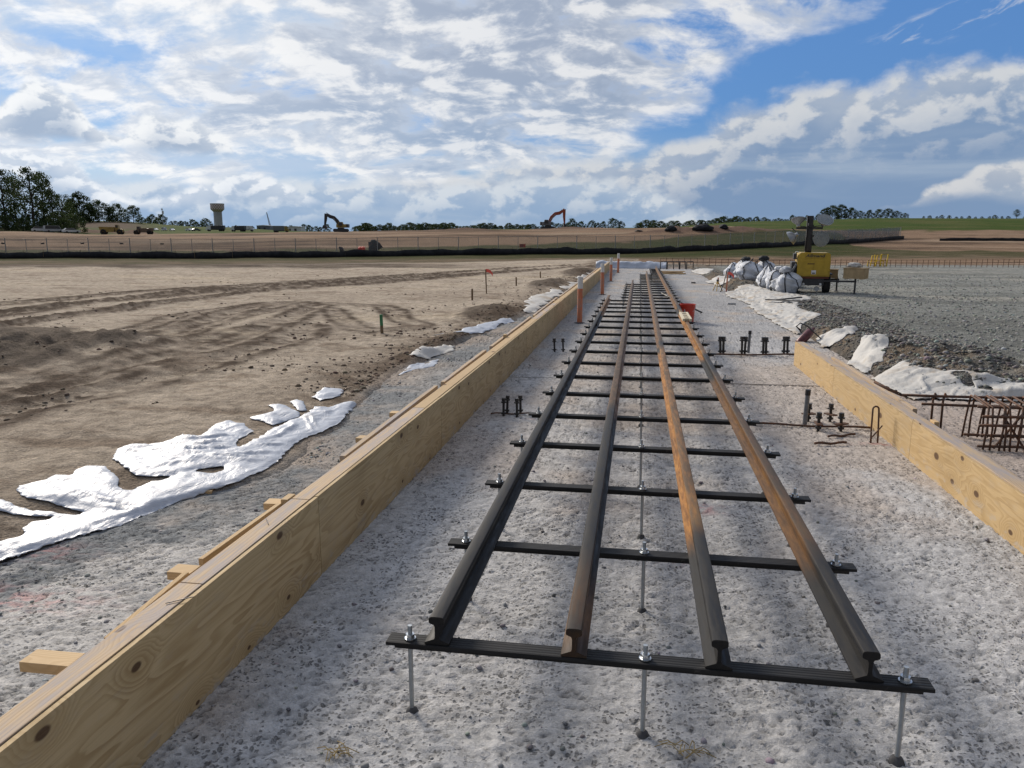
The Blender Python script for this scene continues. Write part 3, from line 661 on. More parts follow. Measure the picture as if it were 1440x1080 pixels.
# ------------------------------------------------------------------ wood
def wood(name, base, dark, axis='Y', ply=True, weather=0.0, knots=1.0, con=1.0):
    """plywood face or sawn board; the grain runs along the axis"""
    m, T, b = principled(name)
    ob = T.n('ShaderNodeTexCoord').outputs['Object']; x, y, z = T.sep(ob)
    if axis == 'X': x, y = y, x
    u = T.m('ADD', z, T.m('MULTIPLY', x, 0.9))                      # across the grain
    oi = T.n('ShaderNodeObjectInfo').outputs['Random']; off = T.m('MULTIPLY', oi, 37.0)
    gv = T.xyz(T.m('ADD', T.m('MULTIPLY', y, 0.9), off), T.m('MULTIPLY', u, 5.5), off)
    # knots: a few, each with its dark eye and rings bending round it
    kv = T.xyz(T.m('ADD', T.m('MULTIPLY', y, 2.6), off), T.m('MULTIPLY', u, 4.6), 0.0)
    kd = T.vor(kv, 1.0, 0.95, dim='2D'); kc = T.vor(kv, 1.0, 0.95, 'F1', 'Color', '2D'); ks, ks2, _ = T.sep(kc)
    has = T.m('GREATER_THAN', ks, 0.50)
    rad = T.m('MULTIPLY', T.m('ADD', T.m('MULTIPLY', ks2, 0.07), 0.035), knots)
    eye = T.m('MULTIPLY', T.ss(kd, rad, T.m('MULTIPLY', rad, 0.6)), has)
    ring = T.m('MULTIPLY', T.ss(kd, 0.42, 0.06), has)
    n = T.noise(gv, 0.9, 3, 0.42, 0.35)
    ph = T.m('ADD', T.m('MULTIPLY', n, 17.0 if ply else 10.0), T.m('MULTIPLY', ring, 4.5))
    if not ply: ph = T.m('ADD', ph, T.m('MULTIPLY', u, 90.0))
    fr = T.m('FRACT', ph); late = T.m('MULTIPLY', T.ss(fr, 0.15, 0.9), T.ss(fr, 1.0, 0.9))
    fine = T.noise(T.xyz(T.m('MULTIPLY', y, 5.0), T.m('MULTIPLY', u, 240.0), off), 1.0, 3, 0.6)
    blot = T.noise(T.xyz(T.m('MULTIPLY', y, 1.2), T.m('MULTIPLY', u, 3.0), T.m('ADD', off, 5.0)), 1.0, 5, 0.6)
    c = T.mix(T.m('MULTIPLY', late, T.ss(blot, 0.3, 0.6, 0.30 * con, 0.75 * con)), base, dark)
    c = T.mix(T.ss(fine, 0.45, 0.75, 0.0, 0.35), c, dark)
    c = T.mix(T.ss(blot, 0.52, 0.75, 0.0, 0.35), c, tuple(q * 0.62 for q in dark))
    c = T.mix(T.m('MULTIPLY', ring, 0.35), c, dark)
    c = T.mix(T.m('MULTIPLY', eye, 0.9), c, (0.075, 0.036, 0.018))
    if ply:          # splashes of paste along the bottom, scuffs
        sp = T.noise(T.xyz(T.m('MULTIPLY', y, 7.0), T.m('MULTIPLY', z, 16.0), off), 1.0, 6, .68)
        c = T.mix(T.m('MULTIPLY', T.ss(sp, .50, .66), T.ss(z, .16, .0, .12, .75)), c, (.42, .39, .35))
        c = T.mix(T.ss(T.noise(T.xyz(T.m('MULTIPLY', y, 1.5), T.m('MULTIPLY', z, 60.0), off), 1.0, 4, .6), .60, .72, 0, .4), c, (.26, .17, .09))
    if weather:
        g = T.noise(T.xyz(T.m('MULTIPLY', y, 3.0), T.m('MULTIPLY', u, 26.0), T.m('ADD', off, 9.0)), 1.0, 6, 0.65)
        c = T.mix(T.ss(g, 0.42, 0.62, 0.0, weather), c, (0.36, 0.32, 0.30))
    c = T.mix(1.0, c, T.mix(T.ss(oi, 0.0, 1.0), (0.90, 0.90, 0.92), (1.06, 1.03, 1.0)), 'MULTIPLY')
    T.put(b.inputs['Base Color'], c); b.inputs['Roughness'].default_value = 0.78; b.inputs['Specular IOR Level'].default_value = 0.3
    bump(T, b, T.m('ADD', T.m('MULTIPLY', late, 0.5), fine), 0.35, 0.002)
    return m
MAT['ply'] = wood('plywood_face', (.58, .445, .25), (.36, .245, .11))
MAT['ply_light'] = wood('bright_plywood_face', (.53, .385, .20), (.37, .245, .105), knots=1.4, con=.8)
MAT['ply_edge'] = wood('plywood_edge', (.62, .47, .27), (.48, .33, .17), ply=False)
MAT['lumber'] = wood('sawn_lumber', (.58, .42, .23), (.46, .31, .155), ply=False)
MAT['lumber_grey'] = wood('weathered_lumber', (.52, .40, .26), (.40, .28, .17), ply=False, weather=0.95)
MAT['lumber_x'] = wood('sawn_lumber_across', (.60, .44, .25), (.47, .32, .16), axis='X', ply=False)

def formwork(label, y0, y1, face_x, side, top, panel, seams, plates, stakes, braces):
    """side=+1: face looks to +X (the left form), -1: to -X; everything else is nailed behind the face"""
    root = thing('formwork_wall', label, 'formwork', (face_x, y0, 0))
    PT = .019
    cuts = [y0] + seams + [y1]
    for a, c in zip(cuts[:-1], cuts[1:]):
        if c - a < .05: continue
        mb = MB().box((-side * PT / 2, (a + c) / 2 - y0, top / 2 + .003 + random.uniform(-.002, .002)), (PT, c - a - .004, top - .012), bev=.0015)
        mb.build('plywood_panel', panel, root)
    for i, (a, c, w, dz) in enumerate(plates):
        mb = MB().box((-side * (PT + .003 + w / 2), (a + c) / 2 - y0, top - .019 + dz), (w, c - a - .006, .038), bev=.002)
        mb.build('top_plate', MAT['lumber_grey'] if i < 3 or i % 3 == 0 else MAT['lumber'], root)
    mb = MB()
    mb.box((-side * (PT + .003 + .045), (y1 - y0) / 2, .022), (.09, y1 - y0 - .01, .038), bev=.002).build('bottom_plate', MAT['lumber_grey'], root)
    k = y0 + .3
    while k < y1 - .2:
        MB().box((-side * (PT + .003 + .045), k - y0, (top - .04) / 2 + .021), (.088, .037, top - .082), bev=.002).build('stud', MAT['lumber_grey'], root)
        k += .61 if k < 12 else 1.22
    for (yy, h, ln) in stakes:          # short stake tops standing just behind the plate
        MB().box((-side * .140, yy - y0, h / 2), (.036, ln, h), bev=.002).build('stake', MAT['lumber'], root)
    for (ya, yb, xo, za, zb) in braces:   # boards running back along the plate
        MB().bar((-side * .165, ya - y0, za), (-side * xo, yb - y0, zb), .036, .086, bev=.002).build('brace', MAT['lumber_grey'], root)
    return root

LX, LT, RX, RT_ = -1.545, .435, 2.10, .325
# left form: seams between sheets every 8 feet
seams_l = [3.46 + 2.44 * k for k in range(-1, 16)]
plates_l = []
yy = -1.6
for ln in (3.0, 1.05, .95, 2.1, 3.0, 3.6, 3.0, 4.8, 3.6, 4.8, 4.8, 4.8, 4.0): plates_l.append((yy, min(yy + ln, 42.5), .09, 0.0)); yy += ln
stakes_l = [(3.42, .437, .09), (9.75, .47, .09), (12.6, .44, .09), (15.6, .44, .09)]
braces_l = [(4.2, 6.4, .175, .38, .39), (6.6, 8.6, .175, .385, .39), (8.9, 12.4, .175, .39, .395), (12.7, 16.5, .175, .39, .40), (17, 24, .175, .385, .40), (24.5, 33, .175, .385, .40)]
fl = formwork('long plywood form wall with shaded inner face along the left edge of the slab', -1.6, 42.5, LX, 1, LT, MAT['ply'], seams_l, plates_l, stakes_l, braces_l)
# kicker blocks sticking out sideways behind the left form, nailed to it
for yy, ln, dz in ((1.955, .17, .385), (2.62, .10, .39), (3.40, .09, .40), (4.72, .11, .385), (5.45, .12, .39)):
    MB().box((-.185 - ln / 2 + .03, yy + 1.6, dz), (ln, .078, .034), rot=(0, 0, random.uniform(-.08, .08)), bev=.002).build('kicker_block', MAT['lumber_x'], fl)
for ya, yb, za, zb in ((2.16, 2.58, .32, .375), (2.74, 3.38, .355, .375)):
    MB().bar((-.205, ya + 1.6, za), (-.165, yb + 1.6, zb), .022, .085, bev=.002).build('brace', MAT['lumber'], fl)
for yy, xo, sl in ((2.28, -.06, .07), (3.05, -.06, -.04)):   # nails left on the plate
    MB().cyl((xo, yy + 1.6, LT + .004), (xo + sl, yy + 1.66, LT + .005), .0018, 6).build('nail', simple('nail_steel', (.12, .11, .11), .5, .8) if 'nail' not in MAT else MAT['nail'], fl)
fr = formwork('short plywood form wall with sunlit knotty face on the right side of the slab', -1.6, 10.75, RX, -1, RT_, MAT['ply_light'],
              [1.8, 4.05, 6.15, 8.6], [(-1.6, 3.0, .09, 0), (3.0, 6.2, .09, .004), (6.2, 8.7, .09, 0), (8.7, 10.75, .09, 0)], [(6.1, .34, .09)], [(3.6, 5.9, .19, .24, .24), (6.6, 9.4, .17, .28, .29)])

# ------------------------------------------------------------------ steel
def rail_steel(name, spans):
    """mill-black rail with rust that begins where it does along its length (local y)"""
    m, T, b = principled(name)
    ob = T.n('ShaderNodeTexCoord').outputs['Object']; x, y, z = T.sep(ob)
    n = T.noise(T.v('MULTIPLY', ob, (14, 3, 14)), 1.0, 7, 0.65, 0.3); n2 = T.noise(T.v('MULTIPLY', ob, (60, 6, 60)), 1.0, 5, 0.6)
    blk = T.mix(T.ss(n2, 0.3, 0.7), (.008, .008, .009), (.022, .021, .020))
    rst = T.mix(T.ss(n2, 0.3, 0.72), (.44, .19, .030), (.20, .085, .020)); rst = T.mix(T.ss(n, 0.5, 0.72, 0.0, .6), rst, (.50, .25, .045))
    f = None
    for a, c, s in spans:
        w = T.m('MULTIPLY', T.m('MULTIPLY', T.ss(y, a - .15, a + .25), T.ss(y, c + .3, c - .3)), s)
        f = w if f is None else T.m('MAXIMUM', f, w)
    f = T.m('MULTIPLY', T.m('MULTIPLY', f, T.ss(n, 0.28, 0.62, 0.55, 1.0)), T.ss(z, .090, .101, 1.0, .7))
    c = T.mix(f, blk, rst)
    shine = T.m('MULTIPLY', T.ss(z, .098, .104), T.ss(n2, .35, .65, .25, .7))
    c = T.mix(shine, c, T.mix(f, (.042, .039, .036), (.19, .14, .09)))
    T.put(b.inputs['Base Color'], c); b.inputs['Metallic'].default_value = 0.0; T.put(b.inputs['Roughness'], T.lin(n2, .3, .7, .42, .74)); b.inputs['Specular IOR Level'].default_value = .2
    bump(T, b, n2, .3, .002); return m
def rail_profile():
    h = [(.044, 0), (.044, .007), (.030, .0125), (.009, .021), (.0065, .030), (.0065, .066), (.010, .074), (.0255, .080), (.0275, .086), (.0270, .097), (.0235, .1025), (.015, .105)]
    return h + [(-x, z) for x, z in reversed(h)]
TIE_TOP = .296
RAILS = [(-.660, 2.402, 17.9, 'black steel rail, the leftmost and shortest of the four', [(11.5, 15.6, .8), (6.0, 8.0, .12)]),
         (-.180, 2.398, 24.4, 'dark steel rail second from the left with light rust flecks', [(0.0, .5, .35), (3.5, 24, .45)]),
         (.300, 2.400, 31.0, 'steel rail third from the left, dark end turning to bright orange rust', [(1.0, 7.0, 1.0), (7.5, 30, .45)]),
         (.770, 2.405, 36.6, 'brown rusted steel rail, rightmost and longest of the four', [(.8, 5.2, .38), (6.5, 12.0, .85), (13, 35, .5)])]
for i, (x, a, c, lab, spans) in enumerate(RAILS):
    m = rail_steel('rail_steel_%s' % 'abcd'[i], spans)
    mb = MB().prism(rail_profile(), 0, c - a)
    o = mb.build('steel_rail', m, auto=35); o.location = (x, a, TIE_TOP + .002)
    tag(o, lab, 'rail', 'rails laid side by side on the cross ties')
    if i in (0, 3):
        for s in (-1, 1):       # splice plates half-way along
            MB().box((s * .019, 10.1 + i * .5, .048), (.016, .62, .044), bev=.004).build('splice_bar', m, o)

def rod_steel():
    m, T, b = principled('zinc_threaded_rod')
    ob = T.n('ShaderNodeTexCoord').outputs['Object']; x, y, z = T.sep(ob)
    n = T.noise(ob, 40, 4, .6)
    T.put(b.inputs['Base Color'], T.mix(n, (.34, .37, .38), (.52, .54, .55))); b.inputs['Metallic'].default_value = .7; b.inputs['Roughness'].default_value = .38
    th = T.m('SINE', T.m('ADD', T.m('MULTIPLY', z, 3140.0), T.m('ARCTAN2', y, x)))
    bump(T, b, th, .5, .0006); return m
MAT['rod'] = rod_steel()
MAT['zinc'] = simple('bright_zinc_nut', (.62, .65, .67), .3, .85, .2, 60)
MAT['black'] = None
def tie_plastic():
    m, T, b = principled('ribbed_black_tie')
    ob = T.n('ShaderNodeTexCoord').outputs['Object']; x, y, z = T.sep(ob)
    n = T.noise(T.v('MULTIPLY', ob, (5, 60, 60)), 1.0, 6, .65); d = T.noise(ob, 6, 6, .7, .5)
    rib = T.m('SINE', T.m('MULTIPLY', y, 420.0))
    c = T.mix(T.ss(n, .35, .7), (.009, .0095, .010), (.024, .024, .025)); c = T.mix(T.ss(d, .60, .78, 0, .4), c, (.17, .155, .14))
    T.put(b.inputs['Base Color'], c); T.put(b.inputs['Roughness'], T.lin(n, .3, .7, .5, .75)); b.inputs['Specular IOR Level'].default_value = .25
    bump(T, b, T.m('ADD', rib, n), .45, .0025); return m
MAT['tie'] = tie_plastic()
MAT['dark_base'] = simple('wet_dark_grout', (.075, .075, .08), .8, 0, .3, 40, bmp=.5)
ORD = ['first', 'second', 'third', 'fourth', 'fifth', 'sixth', 'seventh', 'eighth', 'ninth', 'tenth', 'eleventh', 'twelfth', 'thirteenth', 'fourteenth', 'fifteenth',
       'sixteenth', 'seventeenth', 'eighteenth', 'nineteenth', 'twentieth', 'twenty-first', 'twenty-second', 'twenty-third', 'twenty-fourth', 'twenty-fifth', 'twenty-sixth',
       'twenty-seventh', 'twenty-eighth', 'twenty-ninth', 'thirtieth', 'thirty-first', 'thirty-second', 'thirty-third', 'thirty-fourth', 'thirty-fifth', 'thirty-sixth', 'thirty-seventh', 'thirty-eighth']
def make_rod(root, x, zt=None):
    rod = MB().cyl((0, 0, -TIE_TOP - .02), (0, 0, .052), .0085, 12).build('support_rod', MAT['rod'], root, auto=40); rod.location = (x, 0, 0)
    w = MB().lathe([(.009, .002), (.021, .002), (.021, .0055), (.009, .0055)], 20).build('washer', MAT['zinc'], rod, auto=40)
    nb = MB(); pr = [(.0165 * math.cos(k * math.pi / 3), .0165 * math.sin(k * math.pi / 3)) for k in range(6)]
    nb.add([(a, c, .0058) for a, c in pr] + [(a, c, .020) for a, c in pr], [(k, (k + 1) % 6, (k + 1) % 6 + 6, k + 6) for k in range(6)] + [tuple(range(6)), tuple(range(6, 12))])
    nb.build('nut', MAT['zinc'], rod)
    bc = MB().lathe([(.006, -TIE_TOP + .030), (.018, -TIE_TOP + .022), (.026, -TIE_TOP + .005), (.024, -TIE_TOP - .01)], 14).build('base_cap', MAT['dark_base'], rod, auto=60)
    return rod
def make_tie(xl, xr, ends):
    root = thing('cross_tie', 'tie', 'cross tie', (0, 0, TIE_TOP), 0, 'black cross ties carried on threaded rods')
    L = xr - xl; cx = (xl + xr) / 2
    MB().box((cx, 0, -.00625), (L, .069, .0125), bev=.0015).build('top_flange', MAT['tie'], root)
    MB().box((cx, .004, -.0235), (L - .05, .028, .0215)).build('stem', MAT['tie'], root)
    for x in ends: make_rod(root, x)
    return root
TS = .905
full = make_tie(-.845, .965, (-.765, .06, .885))
mid = make_tie(-.42, .965, (-.36, .06, .885))
short = make_tie(.02, .965, (.06, .885))
tip = make_tie(.45, .965, (.50, .885))
used = set()
for k in range(38):
    y = 2.43 + TS * k
    src = full if y < 18.1 else mid if y < 24.7 else short if y < 31.2 else tip
    o = src if src.name not in used else dup(src); used.add(src.name)
    o.location = (random.uniform(-.008, .008) if k else 0, y, TIE_TOP); o.rotation_euler = (0, 0, random.uniform(-.003, .003))
    kind = {full.name: 'long black cross tie under four rails', mid.name: 'black cross tie under three rails', short.name: 'short black cross tie under two rails', tip.name: 'stub black cross tie under the last rail'}[src.name]
    o['label'] = '%s, %s of the row from the near end' % (kind, ORD[k])

# ------------------------------------------------------------------ pipes standing in the slab beside the left form
MAT['orange'] = simple('orange_spray_paint', (.62, .19, .09), .7, 0, .35, 14, (.46, .25, .18))
MAT['pvc'] = simple('white_pipe_plastic', (.72, .72, .70), .5, 0, .15, 10)
for (px, py, hh, wh), lab in zip(((815, 455, .93, .23), (847, 415, .94, .26), (859, 396, .93, .27), (869, 384, .95, .25)), ('tallest-looking white and orange painted pipe, nearest by the left form', 'white and orange pipe, second nearest along the left form', 'white and orange pipe, third along the left form', 'white and orange pipe farthest away near the end of the left form')):
    x, y = gp(px, py); x = max(x, -1.2)
    r = thing('marker_pipe', lab, 'pipe', (x, y, 0), 0, 'painted pipes standing along the left form')
    r.rotation_euler = (random.uniform(-.01, .01), random.uniform(-.012, .012), 0)
    MB().cyl((0, 0, -.03), (0, 0, hh - wh), .052, 20).build('painted_length', MAT['orange'], r, auto=40)
    MB().lathe([(.040, hh - wh), (.0535, hh - wh), (.0535, hh), (.044, hh), (.044, hh - .2)], 20).build('bare_end', MAT['pvc'], r, auto=40)
    MB().lathe([(.056, .03), (.11, .02), (.13, .0)], 18).build('collar', MAT['dark_base'], r, auto=60)

# ------------------------------------------------------------------ anchor bolts, dowels, reinforcing bars
MAT['rust'] = simple('rusty_reinforcing_bar', (.085, .052, .038), .75, .2, .5, 30, (.16, .075, .04), bmp=.6, bsc=160)
MAT['blacksteel'] = simple('black_oxide_steel', (.026, .026, .028), .5, .2, .4, 30, (.050, .046, .043))
def make_anchor(h=.17, plate=False):
    r = thing('anchor_bolt', 'bolt', 'anchor bolt', (0, 0, 0))
    MB().cyl((0, 0, -.03), (0, 0, h), .012, 10).build('shank', MAT['blacksteel'], r, auto=40)
    nb = MB()
    for z0, rr, hh in ((.020, .026, .016), (h - .045, .028, .012), (h - .028, .021, .030)): nb.cyl((0, 0, z0), (0, 0, z0 + hh), rr, 6)
    nb.build('nut', MAT['blacksteel'], r)
    if plate: MB().box((0, 0, .062), (.11, .05, .012), bev=.002).build('plate', MAT['rust'], r)
    return r
ab = make_anchor(.175); abp = make_anchor(.15, True); first = [True, True]
def put_anchor(px, py, lab, grp, plate=False, sc=1.0):
    src = abp if plate else ab; x, y = gp(px, py)
    o = src if first[plate] else dup(src); first[plate] = False
    o.location = (x, y, .015); o.rotation_euler = (random.uniform(-.04, .04), random.uniform(-.05, .05), random.uniform(0, 3)); o.scale = (sc,) * 3
    o['label'] = lab; o['group'] = grp
for (px, py), lab in zip(((708, 587), (713, 583), (727, 588), (732, 583)), ('front left', 'back left', 'front right', 'back right')):
    put_anchor(px, py, 'black anchor bolt, %s of the four left of the rails' % lab, 'four anchor bolts left of the rails')
for (px, py), lab in zip(((780, 496), (792, 496)), ('left', 'right')):
    put_anchor(px, py, 'small black anchor bolt, %s one of the far pair left of the rails' % lab, 'far pair of anchor bolts', sc=1.15)
rowl = ['first pair, left bolt', 'second pair, left bolt', 'second pair, right bolt', 'third pair, left bolt', 'third pair, right bolt', 'fourth pair, left bolt', 'fourth pair, right bolt', 'first pair, right bolt']
for (px, py), lab in zip(((1013, 499), (1043, 499), (1047, 499), (1073, 500), (1077, 500), (1102, 499), (1107, 499), (1017, 499)), rowl):
    put_anchor(px, py, 'tall black anchor bolt in the row right of the rails, %s' % lab, 'row of paired anchor bolts right of the rails', sc=1.45)
for (px, py), lab in zip(((1136, 594), (1150, 608), (1167, 595), (1182, 609)), ('back left', 'front left', 'back right', 'front right')):
    put_anchor(px, py, 'plated anchor bolt beside the right form, %s of four' % lab, 'plated anchor bolts beside the right form', True, 1.1)
MAT['grey_pipe'] = simple('grey_conduit', (.20, .21, .225), .45, .3, .25, 20)
for (px, py, h, lab) in ((1131, 601, .345, 'grey conduit stub with black cap, standing near the right form'), (1052, 497, .335, 'grey conduit stub with black cap, standing in the far row of anchor bolts')):
    x, y = gp(px, py); r = thing('conduit_stub', lab, 'pipe', (x, y, 0)); r.rotation_euler = (0, .03, 0)
    MB().cyl((0, 0, -.02), (0, 0, h), .021, 16).build('conduit', MAT['grey_pipe'], r, auto=40)
    MB().cyl((0, 0, h - .045), (0, 0, h + .006), .0245, 16).build('cap', MAT['blacksteel'], r, auto=40)
def bar_at(name, a, b, rad, lab, z=.02, mat='rust', cat='steel bar'):
    p, q = gp(*a, z), gp(*b, z); c = ((p[0] + q[0]) / 2, (p[1] + q[1]) / 2)
    pts = [(p[0] - c[0] + (q[0] - p[0]) * t, p[1] - c[1] + (q[1] - p[1]) * t, .006 * math.sin(9 * t)) for t in np.linspace(0, 1, 9)]
    o = MB().tube(pts, rad, 8).build(name, MAT[mat], smooth=True); o.location = (c[0], c[1], z + rad + .004); return tag(o, lab, cat)
bar_at('rebar_bar', (1145, 626), (1190, 625), .011, 'short rusty bar lying on the slab, nearer of two by the plated bolts')
bar_at('rebar_bar', (1164, 616), (1202, 613), .010, 'short rusty bar lying on the slab, right behind the other by the plated bolts')
bar_at('rebar_bar', (1050, 597), (1226, 604), .010, 'long thin bar lying across the slab from the rails to the right form')
bar_at('rebar_bar', (985, 500), (1120, 500), .012, 'long bar lying at the feet of the far row of anchor bolts')
bar_at('rebar_bar', (690, 583), (750, 583), .007, 'thin bar on the slab by the four bolts left of the rails')
# hooked bar beside the right form
x, y = gp(1229, 626); r = thing('rebar_hook', 'upright hairpin of rusty bar standing against the right form', 'rebar hook', (x, y, .01), .2)
MB().tube([(-.028, 0, -.04), (-.03, .01, .15), (-.026, .02, .29)] + [(-.026 * math.cos(t), .022, .29 + .026 * math.sin(t)) for t in np.linspace(.3, 2.8, 6)] + [(.026, .02, .28), (.03, .01, .12), (.03, 0, -.04)], .0075, 8).build('hairpin', MAT['rust'], r, smooth=True)
MB().tube([(-.04, -.012, .05), (0, -.014, .10), (.05, -.012, .16)], .006, 6).build('tie_bar', MAT['rust'], r, smooth=True)
# rebar cage behind the right form
x, y = gp(1400, 636); cage = thing('rebar_cage', 'rusty reinforcing cage lying on the ground behind the right form', 'rebar cage', (x, y, 0))
for (yy, zz, x0, x1) in ((0, .045, -.14, 1.6), (.02, .13, -.12, 1.6), (-.01, .22, -.15, 1.6), (.42, .37, -.62, 1.7), (.10, .345, -.13, 1.6), (.40, .30, -.45, 1.7), (.38, .05, -.10, 1.7), (.02, .285, -.12, 1.6)):
    MB().tube([(x0 + (x1 - x0) * t, yy, zz + .006 * math.sin(7 * t + yy * 9)) for t in np.linspace(0, 1, 8)], .012, 8).build('long_bar', MAT['rust'], cage, smooth=True)
MB().tube([(-.62, .42, .37), (-.70, .48, .40), (-.80, .56, .45)], .014, 8).build('bent_bar', MAT['rust'], cage, smooth=True)
for i, xx in enumerate((-.10, -.05, .02, .06, .10, .15, .21, .30, .34, .46, .58, .75, .95, 1.2, 1.45)):
    dx = random.uniform(-.03, .05)
    MB().tube([(xx, -.005, .01), (xx + dx * .5, 0, .19), (xx + dx, .05, .36), (xx + dx, .40, .385), (xx + dx * .6, .42, .2), (xx, .41, .02)], .0085, 8).build('stirrup', MAT['rust'], cage, smooth=True)
for xx in (-.36, -.28):
    MB().tube([(xx, .40, .02), (xx, .41, .33), (xx + .02, .43, .385), (xx + .04, .46, .36)], .010, 8).build('stirrup', MAT['rust'], cage, smooth=True)
for a, b_ in (((-.02, .0, .03), (.2, .05, .33)), ((.22, .0, .02), (.04, .05, .3))): MB().tube([a, b_], .009, 8).build('diagonal_bar', MAT['rust'], cage)

# ------------------------------------------------------------------ bucket, cribbing block, pry bar, spare lumber
def red_bucket():
    x, y = gp(964, 454); r = thing('bucket', 'red plastic bucket standing beside the rightmost rail', 'bucket', (x + .03, y, .01))
    m = simple('red_plastic', (.62, .045, .022), .38, 0, .2, 6)
    MB().lathe([(.0, .004), (.128, .004), (.152, .355), (.158, .355), (.158, .372), (.146, .372), (.122, .02), (0, .02)], 32).build('pail', m, r, auto=40)
    rg = MB()
    for z0, q in ((.29, .152), (.318, .154)): rg.lathe([(q - .004, z0), (q + .006, z0), (q + .006, z0 + .010), (q - .004, z0 + .010)], 32)
    rg.build('rim', m, r, auto=40)
    MB().tube([(.157 * math.cos(t), -.157 * abs(math.sin(t)) * .6 - .03, .315 - .11 * abs(math.sin(t))) for t in np.linspace(0, math.pi, 13)], .003, 6).build('wire_handle', MAT['zinc'], r, smooth=True)
red_bucket()
x, y = gp(958, 447, .42); r = thing('slotted_block', 'pale slotted board resting on the rightmost rail by the red bucket', 'board', (.775, y - .25, TIE_TOP + .109))
mb = MB(); mb.box((-.055, .45, .02), (.035, 1.15, .04), bev=.003); mb.box((.055, .45, .02), (.035, 1.15, .04), bev=.003)
for k in range(4): mb.box((0, .02 + k * .29, .0202), (.0745, .12, .0385))
mb.build('slotted_board', simple('pale_painted_wood', (.66, .58, .42), .7, 0, .2, 10), r)
a, c = gp(930, 414, .38), gp(987, 440, .02)
o = MB().tube([(a[0], a[1], .41), ((a[0] + c[0]) / 2, (a[1] + c[1]) / 2, .21), (c[0], c[1], .03)], .018, 8).build('pry_bar', MAT['blacksteel'], smooth=True); tag(o, 'dark steel bar leaning from the rightmost rail down to the slab behind the bucket', 'pry bar')
x, y = gp(945, 386); r = thing('lumber_pile', 'few pale boards stacked on the slab near the far end of the rails', 'lumber', (x, y, .01))
for k, (dx, dy, dz, w, l, rz) in enumerate(((0, 0, .03, .10, 1.1, 1.5), (.1, .35, .03, .10, 1.1, 1.6), (.0, .15, .075, 1.0, .12, .0), (-.25, .2, .12, .14, .8, 1.3), (.3, .2, .12, .12, .6, 1.7))):
    MB().box((dx, dy, dz), (w, l, .04), rot=(0, 0, rz if w < l else rz), bev=.003).build('board', MAT['lumber'] if k % 2 else MAT['lumber_x'], r)
o = MB().box((0, 0, .03), (.16, .07, .05), bev=.006).build('brick', simple('dark_brick', (.09, .08, .075), .8, 0, .3, 30, bmp=.4)); o.location = (*gp(975, 399), .01); tag(o, 'dark block lying alone on the slab right of the far rails', 'block')
o = MB().box((0, 0, .02), (.20, .05, .03), bev=.004).build('brick', MAT['grey_pipe']); o.location = (*gp(1029, 429), .012); tag(o, 'flat grey block lying on the slab near the white sheet edge', 'block')
o = MB().box((0, 0, .012), (.11, .05, .03), bev=.003).build('offcut', MAT['lumber_x']); o.location = (*gp(287, 700), .03); o.rotation_euler = (0, .1, .3); tag(o, 'small wood offcut lying at the edge of the big white sheet', 'offcut')
# starter bars and boxes at the far end of the slab
for i, px in enumerate((934, 944, 953, 961, 972)):
    x, y = gp(px, 380); r = thing('starter_frame', 'dark steel starter frame at the far end of the slab, %s from the left' % ORD[i], 'steel frame', (x, y + 1.0, .0), 0, 'starter frames at the far end of the slab')
    MB().tube([(-.18, 0, 0), (-.18, 0, .42), (.16, 0, .42), (.16, 0, .30)], .028, 6).build('hoop', MAT['blacksteel'], r); MB().tube([(.16, .05, 0), (.16, .05, .36)], .026, 6).build('bar', MAT['blacksteel'], r)
# wisps of straw blown onto the slab
straw = simple('dry_straw', (.42, .31, .13), .8, 0, .4, 30)
for (px, py, lab) in ((960, 1064, 'small wisp of dry straw on the slab near the front middle rod'), (480, 1068, 'small wisp of dry straw on the slab in the shade of the left form')):
    x, y = gp(px, py); mb = MB()
    for k in range(14):
        a, q = random.uniform(0, 6.28), random.uniform(.015, .05); cx, cy = random.gauss(0, .025), random.gauss(0, .02)
        mb.tube([(cx - math.cos(a) * q, cy - math.sin(a) * q, .014), (cx, cy, .02 + random.uniform(0, .012)), (cx + math.cos(a) * q, cy + math.sin(a) * q, .012)], .0016, 5)
    o = mb.build('straw_wisp', straw); o.location = (x, y, .008); tag(o, lab, 'straw')

# ------------------------------------------------------------------ plastic and fabric sheets lying over the soil
def sheet_mat(name, white, stain, amount, rough, trans=0.0):
    m, T, b = principled(name)
    pos = T.n('ShaderNodeNewGeometry').outputs['Position']
    n = T.noise(pos, 2.2, 6, .65, .4); w = T.noise(T.v('MULTIPLY', pos, (9, 4, 9)), 1.0, 5, .6, 1.2); f = T.noise(pos, 26, 4, .6, .8)
    c = T.mix(T.ss(n, .66 - amount * .3, .80 - amount * .2, 0, .8), white, stain)
    T.put(b.inputs['Base Color'], T.mix(T.ss(f, .55, .8, 0, .18 + amount * .25), c, stain))
    b.inputs['Roughness'].default_value = rough; b.inputs['Specular IOR Level'].default_value = .4
    wr = T.m('ABSOLUTE', T.m('SUBTRACT', T.noise(T.v('MULTIPLY', pos, (5, 3.2, 5)), 1.0, 4, .55, 1.6), .5))
    bump(T, b, T.m('ADD', T.m('ADD', T.m('MULTIPLY', w, 1.2), T.m('MULTIPLY', wr, -1.5)), T.m('MULTIPLY', f, .08)), .45, .016)
    return m
MAT['film'] = sheet_mat('white_plastic_film', (.435, .47, .535), (.40, .35, .29), .10, .44)
MAT['fabric'] = sheet_mat('dusty_white_fabric', (.50, .49, .465), (.37, .29, .20), .55, .75)
